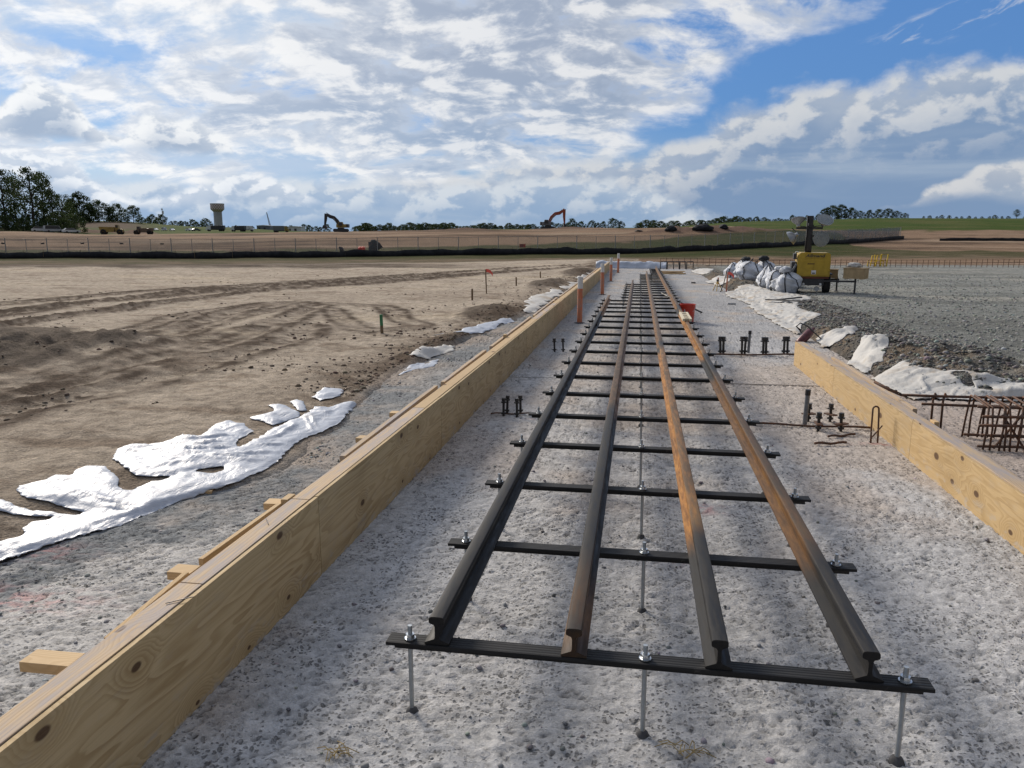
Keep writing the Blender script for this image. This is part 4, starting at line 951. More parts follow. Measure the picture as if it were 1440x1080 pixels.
def poly_px(pts, ox=0, oy=0, k=1.0, z=.12):
    """outline points of the survey brought down onto the terrain"""
    d = np.array([ray(ox + x * k, oy + y * k) for x, y in pts]); z = np.full(len(pts), .1)
    for _ in range(12):
        t = (z - EYE) / d[:, 2]; z = .5 * z + .5 * (np.maximum(terrain(d[:, 0] * t, d[:, 1] * t), 0) + .03)
    t = (z - EYE) / d[:, 2]
    return [(float(a), float(b)) for a, b in zip(d[:, 0] * t, d[:, 1] * t)]
def ragged(poly, seed, k):
    rs = random.Random(seed)
    for lev in range(4):
        out = []
        for (ax, ay), (bx, by) in zip(poly, poly[1:] + poly[:1]):
            L = math.hypot(bx - ax, by - ay); j = rs.gauss(0, (k if lev < 2 else k * 3.2) * L) if L > .02 else 0
            out += [(ax, ay), ((ax + bx) / 2 - (by - ay) / (L + 1e-6) * j, (ay + by) / 2 + (bx - ax) / (L + 1e-6) * j)]
        poly = out
    return poly
def sheet(name, poly, lab, mat, step, amp, dirv, seed, holes=(), lift=.010, cat='plastic sheet', group=None, fold=4.0, rag=.03):
    poly = ragged(poly, seed, rag); holes = [ragged(h, seed + 3, rag) for h in holes]
    P = np.array(poly); lo, hi = P.min(0) - step, P.max(0) + step
    xs = np.arange(lo[0], hi[0] + step, step); ys = np.arange(lo[1], hi[1] + step * 1.6, step * 1.6)
    X, Y = np.meshgrid(xs, ys); n0 = X.shape
    def ins(x, y):
        m = inside(x, y, poly)
        for h in holes: m &= ~inside(x, y, h)
        return m
    I = ins(X, Y); rings = [list(poly) + [poly[0]]] + [list(h) + [h[0]] for h in holes]
    d = np.min([seg_dist(X, Y, r_) for r_ in rings], 0)
    # cells touching the inside; their outer corners are drawn in to the outline
    q = I[:-1, :-1] | I[1:, :-1] | I[:-1, 1:] | I[1:, 1:]
    use = np.zeros(n0, bool)
    for a in (0, 1):
        for b in (0, 1): use[a:n0[0] - 1 + a, b:n0[1] - 1 + b] |= q
    idx = np.argwhere(use & ~I)
    for i, j in idx:
        best = None
        for r_ in rings:
            for (ax, ay), (bx, by) in zip(r_[:-1], r_[1:]):
                L2 = (bx - ax) ** 2 + (by - ay) ** 2 + 1e-12; t = min(max(((X[i, j] - ax) * (bx - ax) + (Y[i, j] - ay) * (by - ay)) / L2, 0), 1)
                cx, cy = ax + t * (bx - ax), ay + t * (by - ay); dd = (cx - X[i, j]) ** 2 + (cy - Y[i, j]) ** 2
                if best is None or dd < best[0]: best = (dd, cx, cy)
        if best[0] < (2.2 * step) ** 2: X[i, j], Y[i, j] = best[1], best[2]
        d[i, j] = 0
    th = math.atan2(dirv[1], dirv[0]) + .9 * fbm(X * .35, Y * .35, seed + 11, 2); Xc, Yc = X - X.mean(), Y - Y.mean()
    u = Xc * np.cos(th) + Yc * np.sin(th); v = -Xc * np.sin(th) + Yc * np.cos(th)
    wob = .25 * fbm(u * 1.2, v * 1.2, seed + 5, 3)
    rid = 1 - np.abs(fbm((u + wob) * .40, (v + wob) * fold, seed, 3, .42)) * 7.0          # long folds
    rid2 = 1 - np.abs(fbm((u - .6 * v + wob) * 1.3, (v + .5 * u + wob) * fold * 1.7, seed + 9, 3, .4)) * 6.0
    w = amp * (np.clip(rid, 0, 1) ** 1.3 * .85 + np.clip(rid2, 0, 1) ** 1.3 * .38 + .15 * fbm(u * .9, v * .9, seed + 3, 2))
    zt = terrain(X, Y); on = X < edge_x(Y, RE_S) + .1; zt = np.where(on & (X > edge_x(Y, LE_S) - .3), np.maximum(zt, slab_z(X, Y) + .024), zt)
    Z = zt + lift * sst(d, 0, .05) + .006 + np.maximum(w, -.004) * sst(d, .0, .16) + .006 * (fbm(X * 6, Y * 6, seed + 7, 2) + .5) * sst(d, .2, .0)
    ids = -np.ones(n0, int); ids[use] = np.arange(use.sum())
    qi = np.argwhere(q); F = np.stack([ids[qi[:, 0], qi[:, 1]], ids[qi[:, 0], qi[:, 1] + 1], ids[qi[:, 0] + 1, qi[:, 1] + 1], ids[qi[:, 0] + 1, qi[:, 1]]], -1)
    c0 = P.mean(0); co = np.stack([X[use] - c0[0], Y[use] - c0[1], Z[use]], -1)
    me = np_mesh(name, co, F); o = link(name, me, mat); o.location = (c0[0], c0[1], 0)
    md = o.modifiers.new('thickness', 'SOLIDIFY'); md.thickness = .003; md.offset = 1
    return tag(o, lab, cat, group)
K = 520 / 1276
main = [(-150, 1085), (0, 1055), (100, 1022), (200, 985), (310, 958), (420, 930), (495, 900), (560, 870), (625, 838), (690, 810), (765, 790), (830, 765), (900, 735), (960, 700), (1000, 655), (1030, 632), (1060, 615), (1130, 590), (1165, 572), (1185, 555), (1230, 508), (1215, 495), (1180, 500), (1130, 516), (1085, 512), (1040, 545), (1000, 560), (940, 590), (905, 612), (850, 640), (820, 652), (812, 640), (855, 605), (876, 597), (835, 570), (790, 560), (740, 575), (712, 600), (690, 615), (630, 605), (565, 635), (450, 640), (400, 662), (388, 688), (425, 718), (470, 748), (540, 752), (600, 750), (560, 765), (520, 768), (480, 785), (455, 800), (425, 797), (405, 785), (408, 760), (380, 735), (365, 718), (300, 715), (258, 730), (245, 750), (190, 745), (150, 765), (65, 780), (55, 795), (95, 825), (200, 850), (300, 878), (240, 886), (120, 868), (40, 842), (-60, 828), (-120, 845), (-60, 866), (20, 872), (110, 886), (215, 893), (105, 908), (75, 930), (85, 945), (60, 960), (30, 965), (-150, 1010)]
GS = 'torn white sheets along the left strip'
sheet('plastic_sheet', poly_px(main, 0, 360, K, .15), 'large torn glossy white plastic sheet in the left foreground', MAT['film'], .014, .024, (.75, .66), 101, holes=[poly_px([(650, 735), (720, 722), (770, 716), (775, 730), (735, 740), (690, 738)], 0, 360, K, .15)], group=GS, fold=2.6)
small_sheets = [
    ([(860, 550), (900, 560), (940, 576), (990, 560), (1035, 545), (1005, 520), (960, 503), (925, 508), (945, 530), (900, 540)], 'small white plastic scrap just above the big sheet'),
    ([(1000, 495), (1027, 488), (1062, 525), (1035, 527)], 'narrow white plastic scrap above the right end of the big sheet'),
    ([(1075, 480), (1095, 463), (1120, 448), (1182, 453), (1175, 475), (1140, 485), (1105, 492)], 'white plastic scrap beside the right tip of the big sheet')]
for i, (p, lab) in enumerate(small_sheets): sheet('plastic_sheet', poly_px(p, 0, 360, K, .17), lab, MAT['film'], .03, .03, (.8, .6), 120 + i, group=GS)
more = [([(560, 527), (572, 515), (600, 508), (619, 505), (612, 515), (585, 520)], 'thin white sheet strip poking out of the dark gravel', .04),
        ([(606, 471), (640, 465), (690, 451), (718, 446), (724, 452), (692, 463), (665, 467)], 'long white sheet lying flat where the gravel meets the dirt', .05),
        ([(575, 497), (588, 490), (612, 487), (640, 486), (640, 493), (615, 499), (588, 500)], 'crumpled dirty white sheet scraps half buried in dark gravel', .05),
        ([(737, 437), (738, 424), (746, 416), (762, 412), (775, 405), (790, 407), (787, 417), (772, 425), (757, 433), (745, 440)], 'crumpled white sheet on a soil heap beyond the flat one', .07),
        ([(790, 404), (803, 396), (818, 397), (829, 387), (846, 381), (840, 391), (815, 403), (797, 406)], 'white crumpled sheet by the far left form wall', .09)]
for i, (p, lab, st) in enumerate(more): sheet('plastic_sheet', poly_px(p, 0, 0, 1, .17), lab, MAT['film'] if i < 2 else MAT['fabric'], st, .04, (.3, .9), 130 + i, group=GS)
K5 = 1 / 3.13; GR = 'white fabric sheets along the right edge of the slab'
right = [
    ([(128, 165), (180, 130), (240, 123), (290, 138), (330, 152), (420, 163), (506, 178), (445, 196), (445, 220), (480, 238), (552, 255), (500, 277), (462, 297), (442, 347), (412, 328), (360, 302), (300, 268), (240, 228), (180, 192)], 'long dusty white fabric sheet draped over the bank in front of the light tower', .032, .04, (-.35, .93)),
    ([(522, 362), (590, 325), (640, 313), (737, 309), (690, 337), (630, 366), (590, 392), (545, 402)], 'white fabric sheet on the bank just behind the maroon hose', .022, .035, (.9, .3)),
    ([(660, 472), (690, 430), (720, 380), (770, 350), (820, 343), (842, 385), (826, 427), (780, 462), (762, 500), (737, 517), (700, 492)], 'white fabric flap hanging over a gravel heap behind the right form', .02, .035, (.3, .95)),
    ([(765, 537), (810, 512), (850, 490), (915, 453), (940, 475), (1000, 483), (1100, 488), (1200, 500), (1300, 518), (1440, 543), (1560, 560), (1560, 645), (1440, 637), (1290, 637), (1170, 632), (1050, 624), (960, 630), (900, 612), (850, 582), (810, 567)], 'wide wrinkled white fabric sheet behind the right form and rebar cage', .02, .035, (.8, .6)),
    ([(-15, 62), (30, 54), (72, 58), (60, 72), (20, 80), (-10, 76)], 'far white fabric sheet at the right slab edge', .12, .05, (.3, .9)),
    ([(35, 112), (70, 95), (110, 87), (182, 94), (160, 110), (110, 120), (82, 142)], 'white fabric sheet around the small tripod beyond the long one', .09, .05, (.3, .9))]
gpoly = poly_px([(1080, 520), (1130, 500), (1200, 505), (1230, 530), (1300, 545), (1310, 590), (1240, 575), (1180, 565), (1120, 545)], 980, 360, K5, .2)
for i, (p, lab, st, am, dv) in enumerate(right):
    sheet('fabric_sheet', poly_px(p, 980, 360, K5, .17), lab, MAT['fabric'], st, am, dv, 150 + i, holes=[gpoly] if i == 3 else (), cat='fabric sheet', group=GR, fold=4.2)
def bank_stones():
    rs = np.random.RandomState(8); n = 10000; Y = 6.5 * (30 / 6.5) ** rs.rand(n); X = edge_x(Y, RE_S) + .05 + rs.rand(n) * 1.7; free = np.ones(n, bool)
    for i, q in enumerate(right):
        m = inside(X, Y, poly_px(q[0], 980, 360, K5, .17)); free &= ~(m & ~inside(X, Y, gpoly)) if i == 3 else ~m
    X, Y = X[free], Y[free]; n = len(X); sz = .008 * 5 ** (rs.rand(n) ** 2.2)
    c = np.array((.16, .15, .135)) * (1 + .5 * (rs.rand(n, 1) * 2 - 1)) * (1 + .06 * rs.randn(n, 3))
    stones('bank_gravel', np.stack([X, Y, terrain(X, Y) + sz * .1], -1), sz, np.clip(c, .03, .8), 5)
bank_stones()
# the pale membrane hung across the far end of the pit
xa, xb, ye = -2.4, 1.5, 44.0
xs = np.linspace(xa, xb, 90); zs = np.linspace(0, 1, 8); X, Zf = np.meshgrid(xs, zs)
Yb = ye - .35 + .55 * Zf + .12 * fbm(X * 1.5, Zf * 2, 170, 3); Zb = -.02 + (.40 + .10 * fbm(X * 1.2, X * 0, 171, 3)) * np.sin(Zf * 1.7) / 1.0 + .03 * fbm(X * 4, Zf * 4, 172, 2)
o = link('fabric_sheet', np_mesh('fabric_sheet', np.stack([X, Yb, Zb], -1).reshape(-1, 3), grid_faces(*X.shape)), MAT['film'])
md = o.modifiers.new('thickness', 'SOLIDIFY'); md.thickness = .01
tag(o, 'white sheet covering the bank across the far end of the slab', 'fabric sheet', GR)
# maroon hose bundle at the end of the right form
x, y = gp(1135, 482); r = thing('pump', 'maroon cylinder with a black hose lying at the end of the right form', 'equipment', (x, y + .1, .10), -.75); r.scale = (.8, .8, .8)
MB().lathe([(0, -.30), (.06, -.29), (.085, -.26), (.09, .12), (.075, .18), (.04, .22), (.03, .30), (0, .30)], 18, Matrix.Rotation(R(-62), 4, 'X')).build('pump_body', simple('maroon_paint', (.115, .028, .032), .45, .1, .4, 12), r, auto=40)
MB().tube([(0, -.24, .15), (-.02, -.36, .22), (.08, -.38, .30), (.16, -.25, .24), (.22, -.05, .08), (.24, .15, -.04)], .013, 8).build('hose', MAT['blacksteel'], r, smooth=True)
MB().tube([(-.08, -.1, .1), (-.12, -.2, .2), (-.05, -.28, .22)], .010, 8).build('handle', MAT['blacksteel'], r, smooth=True)
# two dark boards on the long fabric sheet
for (a, c, lab) in (((1079, 411), (1140, 419), 'longer dark board lying on the long white fabric sheet'), ((1092, 413), (1128, 413.5), 'shorter dark board lying on the long white fabric sheet')):
    p, q = gp(*a, .35), gp(*c, .35); z0, z1 = gz(*p) + .10, gz(*q) + .12
    o = MB().bar((0, 0, 0), (q[0] - p[0], q[1] - p[1], z1 - z0), .09, .03, bev=.003).build('dark_board', MAT['blacksteel']); o.location = (p[0], p[1], z0); tag(o, lab, 'board')

# ------------------------------------------------------------------ light tower trailer on the yard
def face_rz(x, y, extra=0.0): return -math.atan2(x, y) + extra
MAT['yellow'] = simple('yellow_machine_paint', (.46, .30, .025), .42, 0, .18, 5)
MAT['tyre'] = simple('tyre_rubber', (.024, .023, .022), .85, 0, .3, 20, bmp=.4)
MAT['dkgrey'] = simple('dark_grey_paint', (.050, .050, .052), .5, .1, .3, 10)
MAT['whitep'] = simple('white_paint', (.70, .70, .68), .45, 0, .15, 10)
MAT['glass'] = None
def lamp_mats():
    m, T, b = principled('spun_aluminium'); b.inputs['Base Color'].default_value = (.33, .34, .35, 1); b.inputs['Metallic'].default_value = .75; b.inputs['Roughness'].default_value = .38
    T.put(b.inputs['Roughness'], T.lin(T.noise(T.n('ShaderNodeTexCoord').outputs['Object'], 12, 4), .3, .7, .3, .5))
    g, T2, b2 = principled('lamp_glass'); b2.inputs['Base Color'].default_value = (.52, .56, .55, 1); b2.inputs['Roughness'].default_value = .15; b2.inputs['Alpha'].default_value = .45
    T2.put(b2.inputs['Base Color'], T2.mix(T2.noise(T2.n('ShaderNodeTexCoord').outputs['Object'], 9, 3), (.30, .33, .33), (.44, .47, .46)))
    return m, g
MAT['alu'], MAT['lampglass'] = lamp_mats()
def light_tower():
    zb = .15; x, y = gp(1142, 411, zb); zb = gz(x, y)
    r = thing('light_tower', 'yellow light tower trailer with lowered mast and four big round lamps', 'light tower', (x, y, zb), face_rz(x, y, R(4)))
    k = .00252
    X = lambda a: (a - 540) * k
    Z = lambda a: (972 - a) * k
    w = X(712) - X(362)
    hood = MB()
    sec = [(X(362), Z(782)), (X(712), Z(782)), (X(714), Z(600)), (X(708), Z(535)), (X(690), Z(518)), (X(395), Z(515)), (X(375), Z(530)), (X(360), Z(600))]
    hood.prism(sec, 0, 1.25).build('hood', MAT['yellow'], r, auto=30)
    p = MB()
    for a, b_ in ((X(375), X(535)), (X(541), X(700))): p.box(((a + b_) / 2, -.004, (Z(770) + Z(600)) / 2), (b_ - a, .008, Z(600) - Z(770)), bev=.003)
    p.build('access_panel', MAT['yellow'], r)
    MB().box((X(540), .62, Z(800) + .01), (w * .95, 1.2, .05)).build('frame_rail', simple('rust_red_primer', (.16, .05, .025), .7, 0, .3, 12), r)
    MB().box((X(535), .5, Z(845)), (.62, .9, .20), bev=.01).build('engine_pan', MAT['dkgrey'], r)
    # maker's name in dark slanted letters on a framed strip along the top, small badge and notice below
    cu = bpy.data.curves.new('lettering', 'FONT'); cu.body = 'Allmand'; cu.size = .19; cu.shear = .25; cu.extrude = .002; cu.offset = .003; cu.align_x = 'CENTER'; cu.align_y = 'CENTER'
    tmp = bpy.data.objects.new('lettering', cu); C.objects.link(tmp); bpy.context.view_layer.update()
    me = bpy.data.meshes.new_from_object(tmp.evaluated_get(bpy.context.evaluated_depsgraph_get())); bpy.data.objects.remove(tmp)
    o = link('lettering', me, MAT['dkgrey'], r); o.location = (X(545), -.008, Z(552)); o.rotation_euler = (R(90), 0, 0); o.scale = (.80, .60, 1)
    fr_ = MB(); a, b_, c, d = X(443), X(640), Z(578), Z(530)
    for bx in (((a + b_) / 2, c, b_ - a, .006), ((a + b_) / 2, d, b_ - a, .006)): fr_.box((bx[0], -.003, bx[1]), (bx[2], .004, bx[3]))
    for xx in (a, b_): fr_.box((xx, -.003, (c + d) / 2), (.006, .004, d - c - .008))
    fr_.build('name_frame', simple('ochre_trim', (.30, .19, .012), .5), r)
    MB().box((X(508), -.010, Z(640)), (.19, .004, .035), bev=.001).build('badge', simple('brown_badge', (.17, .10, .012), .5), r)
    nt = MB().box((X(540), -.011, Z(735)), (.125, .004, .11), bev=.001).build('notice', MAT['whitep'], r)
    MB().box((X(540), -.0145, Z(745)), (.08, .003, .03)).build('notice_print', MAT['dkgrey'], nt)
    # control panel at the left flank, muffler, filler
    MB().box((X(335), .35, Z(560)), (.09, .5, .16), bev=.01).build('flank_box', MAT['dkgrey'], r)
    MB().box((X(330), .15, Z(690)), (.05, .3, .26), rot=(0, .45, 0), bev=.008).build('flank_panel', MAT['grey_pipe'], r)
    MB().box((X(330), .55, Z(690)), (.16, .9, .34), bev=.02).build('radiator_shroud', MAT['dkgrey'], r)
    MB().tube([(X(375), .1, Z(520)), (X(360), .12, Z(505)), (X(338), .12, Z(508)), (X(330), .12, Z(525))], .012, 8).build('grab_rail', MAT['whitep'], r, smooth=True)
    # wheels
    for xa, xb in ((258, 338), (645, 742)):
        cx, wd = X((xa + xb) / 2), (X(xb) - X(xa)) * .82; M = Matrix.Translation((cx, .35, .265)) @ Matrix.Rotation(R(90), 4, 'Y')
        h = wd / 2
        t = MB().lathe([(.15, -h * .8), (.22, -h), (.255, -h * .85), (.268, -h * .4), (.268, h * .4), (.255, h * .85), (.22, h), (.15, h * .8)], 28, M).build('wheel', MAT['tyre'], r, auto=40)
        MB().lathe([(.0, -h * .62), (.05, -h * .70), (.06, -h * .55), (.12, -h * .5), (.152, -h * .86), (.152, h * .86), (.12, h * .5), (.06, h * .55), (0, h * .6)], 24, M).build('rim', MAT['whitep'], t, auto=40)
    MB().box((X(690), .35, Z(768) + .03), (.27, .62, .05), bev=.01).build('fender', MAT['dkgrey'], r); MB().box((X(300), .35, Z(768) + .03), (.25, .62, .05), bev=.01).build('fender', MAT['dkgrey'], r)
    MB().cyl((X(290), .35, .265), (X(690), .35, .265), .03, 10).build('axle', MAT['dkgrey'], r)
    for xa in (440, 620, 590): MB().lathe([(0, -.02), (.032 if xa != 590 else .075, -.02), (.032 if xa != 590 else .075, .02), (0, .02)], 16, Matrix.Translation((X(xa), -.02 if xa != 590 else .2, Z(868) if xa != 590 else Z(925))) @ Matrix.Rotation(R(90), 4, 'X')).build('reflector' if xa != 590 else 'jack_wheel', MAT['whitep'], r, auto=40)
    # outriggers with screw jacks
    for y0, xa, xb, zz in ((.05, 75, 400, 826), (.05, 600, 1000, 834), (1.1, 560, 860, 834)):
        ot = MB().box(((X(xa) + X(xb)) / 2, y0, Z(zz)), (X(xb) - X(xa), .045, .05), bev=.004).build('outrigger', MAT['dkgrey'], r)
        xe = X(90) if xa < 100 else X(985) if xb > 900 else X(835)
        MB().cyl((xe, y0 - .05, .02), (xe, y0 - .05, Z(780 if xa < 100 else 800)), .026, 10).build('jack_leg', MAT['dkgrey'], ot)
        MB().lathe([(0, 0), (.07, 0), (.07, .012), (.02, .03)], 14, Matrix.Translation((xe, y0 - .05, .0))).build('jack_foot', MAT['dkgrey'], ot)
    # mast with cross arm and lamps
    mast = MB().box((X(480), .62, (Z(100) + Z(520)) / 2), (.175, .175, Z(100) - Z(520)), bev=.006)
    mast.box((X(487), .50, Z(310)), (.11, .06, Z(120) - Z(500)), bev=.004)
    mast.tube([(X(440), .52, Z(500)), (X(450), .5, Z(300)), (X(452), .5, Z(130))], .012, 6); mast.tube([(X(505), .48, Z(500)), (X(500), .46, Z(330)), (X(520), .5, Z(200))], .010, 6)
    mast = mast.build('mast', MAT['blacksteel'], r)
    MB().box((X(466), .52, Z(197)), (.06, .01, .07), bev=.002).build('mast_label', MAT['whitep'], mast)
    MB().box((X(475), .50, Z(240)), (X(620) - X(330), .06, .06), bev=.004).build('cross_arm', MAT['blacksteel'], r)
    MB().box((X(570), .47, Z(330)), (X(620) - X(500), .05, .05), bev=.004).build('cross_arm', MAT['blacksteel'], r)
    for cx, cz, rr, aim in ((632, 155, .232, (.25, -.75, .9)), (605, 362, .215, (.15, -1, -.05)), (345, 150, .19, (-.10, .35, 1.0)), (285, 345, .20, (-.9, .2, -.55))):
        q = Vector(aim).normalized().to_track_quat('Z', 'Y').to_matrix().to_4x4(); M = Matrix.Translation((X(cx), .42, Z(cz))) @ q
        lp = MB().lathe([(.02, -.20), (.05, -.20), (.06, -.13), (rr * .55, -.09), (rr * .88, -.03), (rr, .02), (rr * 1.03, .03), (rr * 1.03, .04), (rr * .98, .04), (rr * .85, -.02), (rr * .5, -.08), (.03, -.11)], 28, M).build('lamp', MAT['alu'], r, auto=40)
        MB().lathe([(0, .055), (rr * .6, .048), (rr * .985, .036), (rr * .985, .030), (rr * .6, .042), (0, .048)], 28, M).build('lamp_glass', MAT['lampglass'], lp, auto=50)
        a_ = Vector((X(480 if abs(cx - 480) < 170 else cx), .5, Z(240 if cz < 300 or cx < 400 else 330)))
        MB().tube([M @ Vector((0, 0, -.19)), (M @ Vector((0, 0, -.19)) + a_) / 2 + Vector((0, .02, .02)), a_], .014, 6).build('bracket', MAT['blacksteel'], lp)
    return r, X, Z
LTW, LTX, LTZ = light_tower()
def lt_world(lx, ly, lz): return LTW.matrix_basis @ Vector((lx, ly, lz))
MAT['crate'] = simple('crate_board', (.44, .315, .165), .75, 0, .2, 6)
def crate(lab, lx, ly, lz, w, d, h, rz):
    o = lt_world(lx, ly, lz); r = thing('crate', lab, 'crate', o, LTW.rotation_euler.z + rz, 'crates standing on the light tower outriggers')
    MB().box((0, 0, h / 2 + .012), (w, d, h), bev=.004).build('box', MAT['crate'], r)
    MB().box((0, 0, h + .0235), (w + .03, d + .03, .02), bev=.003).build('lid', MAT['crate'], r)
    for s in (-1, 1): MB().box((s * w * .36, 0, .006), (.07, d, .010)).build('runner', MAT['crate'], r)
    return r
crate('tan wooden crate on the right outrigger jack with a dusty bag on top', LTX(990), .10, LTZ(806), .56, .42, .28, R(-24))
crate('tan wooden crate half hidden behind the yellow hood of the light tower', LTX(775), 1.08, LTZ(821), .33, .38, .24, R(-5))
def lump(name, rad, seed, mat, lab=None, cat=None, parent=None, amp=.35, fr=2.0, sub=4, flat=0.0, group=None):
    bm = bmesh.new(); bmesh.ops.create_icosphere(bm, subdivisions=sub, radius=1.0)
    P = np.array([v.co[:] for v in bm.verts]); n = fbm(P[:, 0] * fr + seed, P[:, 1] * fr + P[:, 2] * fr * .7, seed, 5, .55) + .6 * fbm(P[:, 2] * fr * 1.3, P[:, 0] * fr - P[:, 1] * fr, seed + 4, 4, .55)
    for v, q in zip(bm.verts, n):
        d = 1 + amp * q; v.co = (v.co.x * rad[0] * d, v.co.y * rad[1] * d, max(v.co.z * d, -flat if flat else -9) * rad[2])
    me = bpy.data.meshes.new(name); bm.to_mesh(me); bm.free(); o = link(name, me, mat, parent, True)
    return tag(o, lab, cat, group)
o = lump('cloth_bag', (.19, .13, .085), 5, MAT['fabric'], 'small dusty cloth bag lying on the lid of the tan crate', 'bag', flat=.6); o.location = lt_world(LTX(970), .10, LTZ(806) + .375)

# ------------------------------------------------------------------ bulk bags
def bag_mat():
    m, T, b = principled('woven_white_bag'); ob = T.n('ShaderNodeTexCoord').outputs['Object']
    w = T.noise(T.v('MULTIPLY', ob, (9, 9, 3)), 1.0, 5, .6, 1.0); n = T.noise(ob, 3, 5, .6)
    T.put(b.inputs['Base Color'], T.mix(T.ss(n, .4, .75), (.62, .65, .70), (.36, .38, .42))); b.inputs['Roughness'].default_value = .6
    wr = T.m('ABSOLUTE', T.m('SUBTRACT', T.noise(ob, 4.5, 4, .6, 1.2), .5)); bump(T, b, T.m('ADD', w, T.m('MULTIPLY', wr, -3.0)), .9, .04); return m
MAT['bag'] = bag_mat(); MAT['strap'] = simple('black_webbing', (.028, .03, .036), .8)
bags = [(1031, 389, .52, .60, 'small white bulk bag at the left end of the row of bags'), (1046, 392, .56, .72, 'upright white bulk bag with black straps behind the roundest bag'),
        (1058, 396, .80, .74, 'roundest and largest white bulk bag with a black strap down its side'), (1074, 396, .62, .78, 'white bulk bag with dark top right behind the roundest bag'),
        (1081, 402, .56, .66, 'white wrinkled bulk bag in front right of the roundest bag'), (1092, 404, .58, .64, 'white wrinkled bulk bag in the middle of the front bags'),
        (1106, 407, .62, .66, 'white bulk bag nearest the light tower wheel'), (1115, 400, .5, .62, 'white bulk bag partly hidden behind the light tower outrigger')]
for i, (px, py, wd, ht, lab) in enumerate(bags):
    x, y = gp(px, py, .22); zb = gz(x, y) - .02
    r = thing('bulk_bag', lab, 'bulk bag', (x, y, zb), random.uniform(-.4, .4), 'white bulk bags standing by the light tower'); r.rotation_euler[0] = random.uniform(-.08, .08); r.rotation_euler[1] = random.uniform(-.12, .12)
    bm = bmesh.new(); bmesh.ops.create_cube(bm, size=2.0); bmesh.ops.subdivide_edges(bm, edges=bm.edges[:], cuts=11, use_grid_fill=True)
    def shape(p):
        u = (p[2] + 1) / 2; e = 3.2
        L = (abs(p[0]) ** e + abs(p[1]) ** e) ** (1 / e) + 1e-9; m_ = max(abs(p[0]), abs(p[1])); q = m_ / L if L > 0 else 1
        wdt = (.88 + .30 * math.sin(math.pi * min(u * 1.05, 1)) - .45 * max(u - .72, 0) / .28)
        xx, yy = p[0] * q * wdt, p[1] * q * wdt
        ang_ = math.atan2(yy, xx); f = 1 + .10 * math.sin(ang_ * 9 + i * 2 + 5 * u) * max(u - .3, .2) + .09 * math.sin(ang_ * 4 - 4 * u + i) + .05 * math.sin(17 * u + 3 * ang_ + i) + .22 * float(fbm(np.array([ang_ * 1.1 + 7 * i]), np.array([u * 3.0]), 40 + i, 4, .6)[0])
        return (xx * f * wd / 2, yy * f * wd / 2, (.88 * u ** .9 + .13 * math.sin(2.4 * xx + 1.7 * yy + 2 * i) * u + (.10 * u * (1 - m_) if u > .95 else 0)) * ht)
    for v in bm.verts: v.co = shape(v.co)
    me = bpy.data.meshes.new('sack'); bm.to_mesh(me); bm.free(); link('sack', me, MAT['bag'], r, True)
    for sx in (-1, 1):
        pts = [(sx * .55, -1.0, -1 + .2 * t) for t in range(0, 11)]; sp = [Vector(shape(p)) * 1.0 + Vector((0, -.012, 0)) for p in pts]
        sb = MB()
        for a, c in zip(sp[:-1], sp[1:]): sb.bar(a, c + (c - a) * .05, .035, .006)
        top = sp[-1]; sb.tube([top, top + Vector((-sx * .05, .06, .09)), top + Vector((-sx * .02, .22, .10)), top + Vector((0, .30, -.02))], .014, 6)
        sb.build('lifting_strap', MAT['strap'], r)
    if i in (1, 3, 5, 6): lump('tied_neck', (.17, .15, .09), 20 + i, MAT['strap'] if i in (1, 3) else MAT['bag'], parent=r, amp=.5, sub=3).location = (.02, 0, ht + .02)

# ------------------------------------------------------------------ stakes, tripod, reinforcing row, yellow stands
def stake(name, lab, px, pyb, pyt, w, mat, ribbon=None, z=.18, top=None):
    x, y = gp(px, pyb, z); zb = gz(x, y); D, _ = heading(x, y); h = (pyb - pyt) / FPX * D
    r = thing(name, lab, 'stake', (x, y, zb), face_rz(x, y)); r.rotation_euler[1] = random.uniform(-.03, .03)
    MB().box((0, 0, h / 2 - .05), (w, w * .5, h + .1), bev=.002).build('stake', mat, r)
    if top: MB().box((0, 0, h - .09), (w * 1.06, w * .56, .19), bev=.002).build('painted_top', top, r)
    if ribbon:
        pts = [(0, 0, h - .02), (.08, .01, h - .03), (.15, -.02, h - .07), (.20, .01, h - .15)]; v = []
        for p in pts: v += [(p[0], p[1], p[2] + .04), (p[0], p[1], p[2] - .05)]
        o = MB().add(v, [(0, 2, 3, 1), (2, 4, 5, 3), (4, 6, 7, 5)]).build('ribbon', ribbon, r); md = o.modifiers.new('thickness', 'SOLIDIFY'); md.thickness = .002
MAT['oldwood'] = simple('weathered_stake_wood', (.20, .14, .085), .85, 0, .3, 20)
MAT['green'] = simple('green_marker_paint', (.05, .22, .10), .7); MAT['pink'] = simple('red_survey_ribbon', (.78, .12, .09), .6)
stake('grade_stake', 'wooden grade stake with a green painted top in the bare dirt', 537, 462, 436, .05, MAT['oldwood'], None, top=MAT['green'])
stake('grade_stake', 'thin tall stake with a red flag in the bare dirt', 684, 409, 376, .035, MAT['oldwood'], MAT['pink'])
stake('grade_stake', 'short dark stake in the dirt just left of the flagged one', 664, 418, 402, .05, MAT['oldwood'])
stake('grade_stake', 'small dark stake in the dirt right of the flagged one', 726, 399, 387, .05, MAT['oldwood'])
stake('grade_stake', 'farthest small stake in the dirt, near the far pipes', 760, 389, 380, .05, MAT['oldwood'])
stake('survey_stake', 'orange topped survey stake with pink ribbon beside the bulk bags', 1022, 397, 369, .045, MAT['orange'], MAT['pink'], z=.3)
stake('survey_stake', 'low orange stake left of the bulk bags', 1010, 390, 378, .05, MAT['orange'], z=.3)
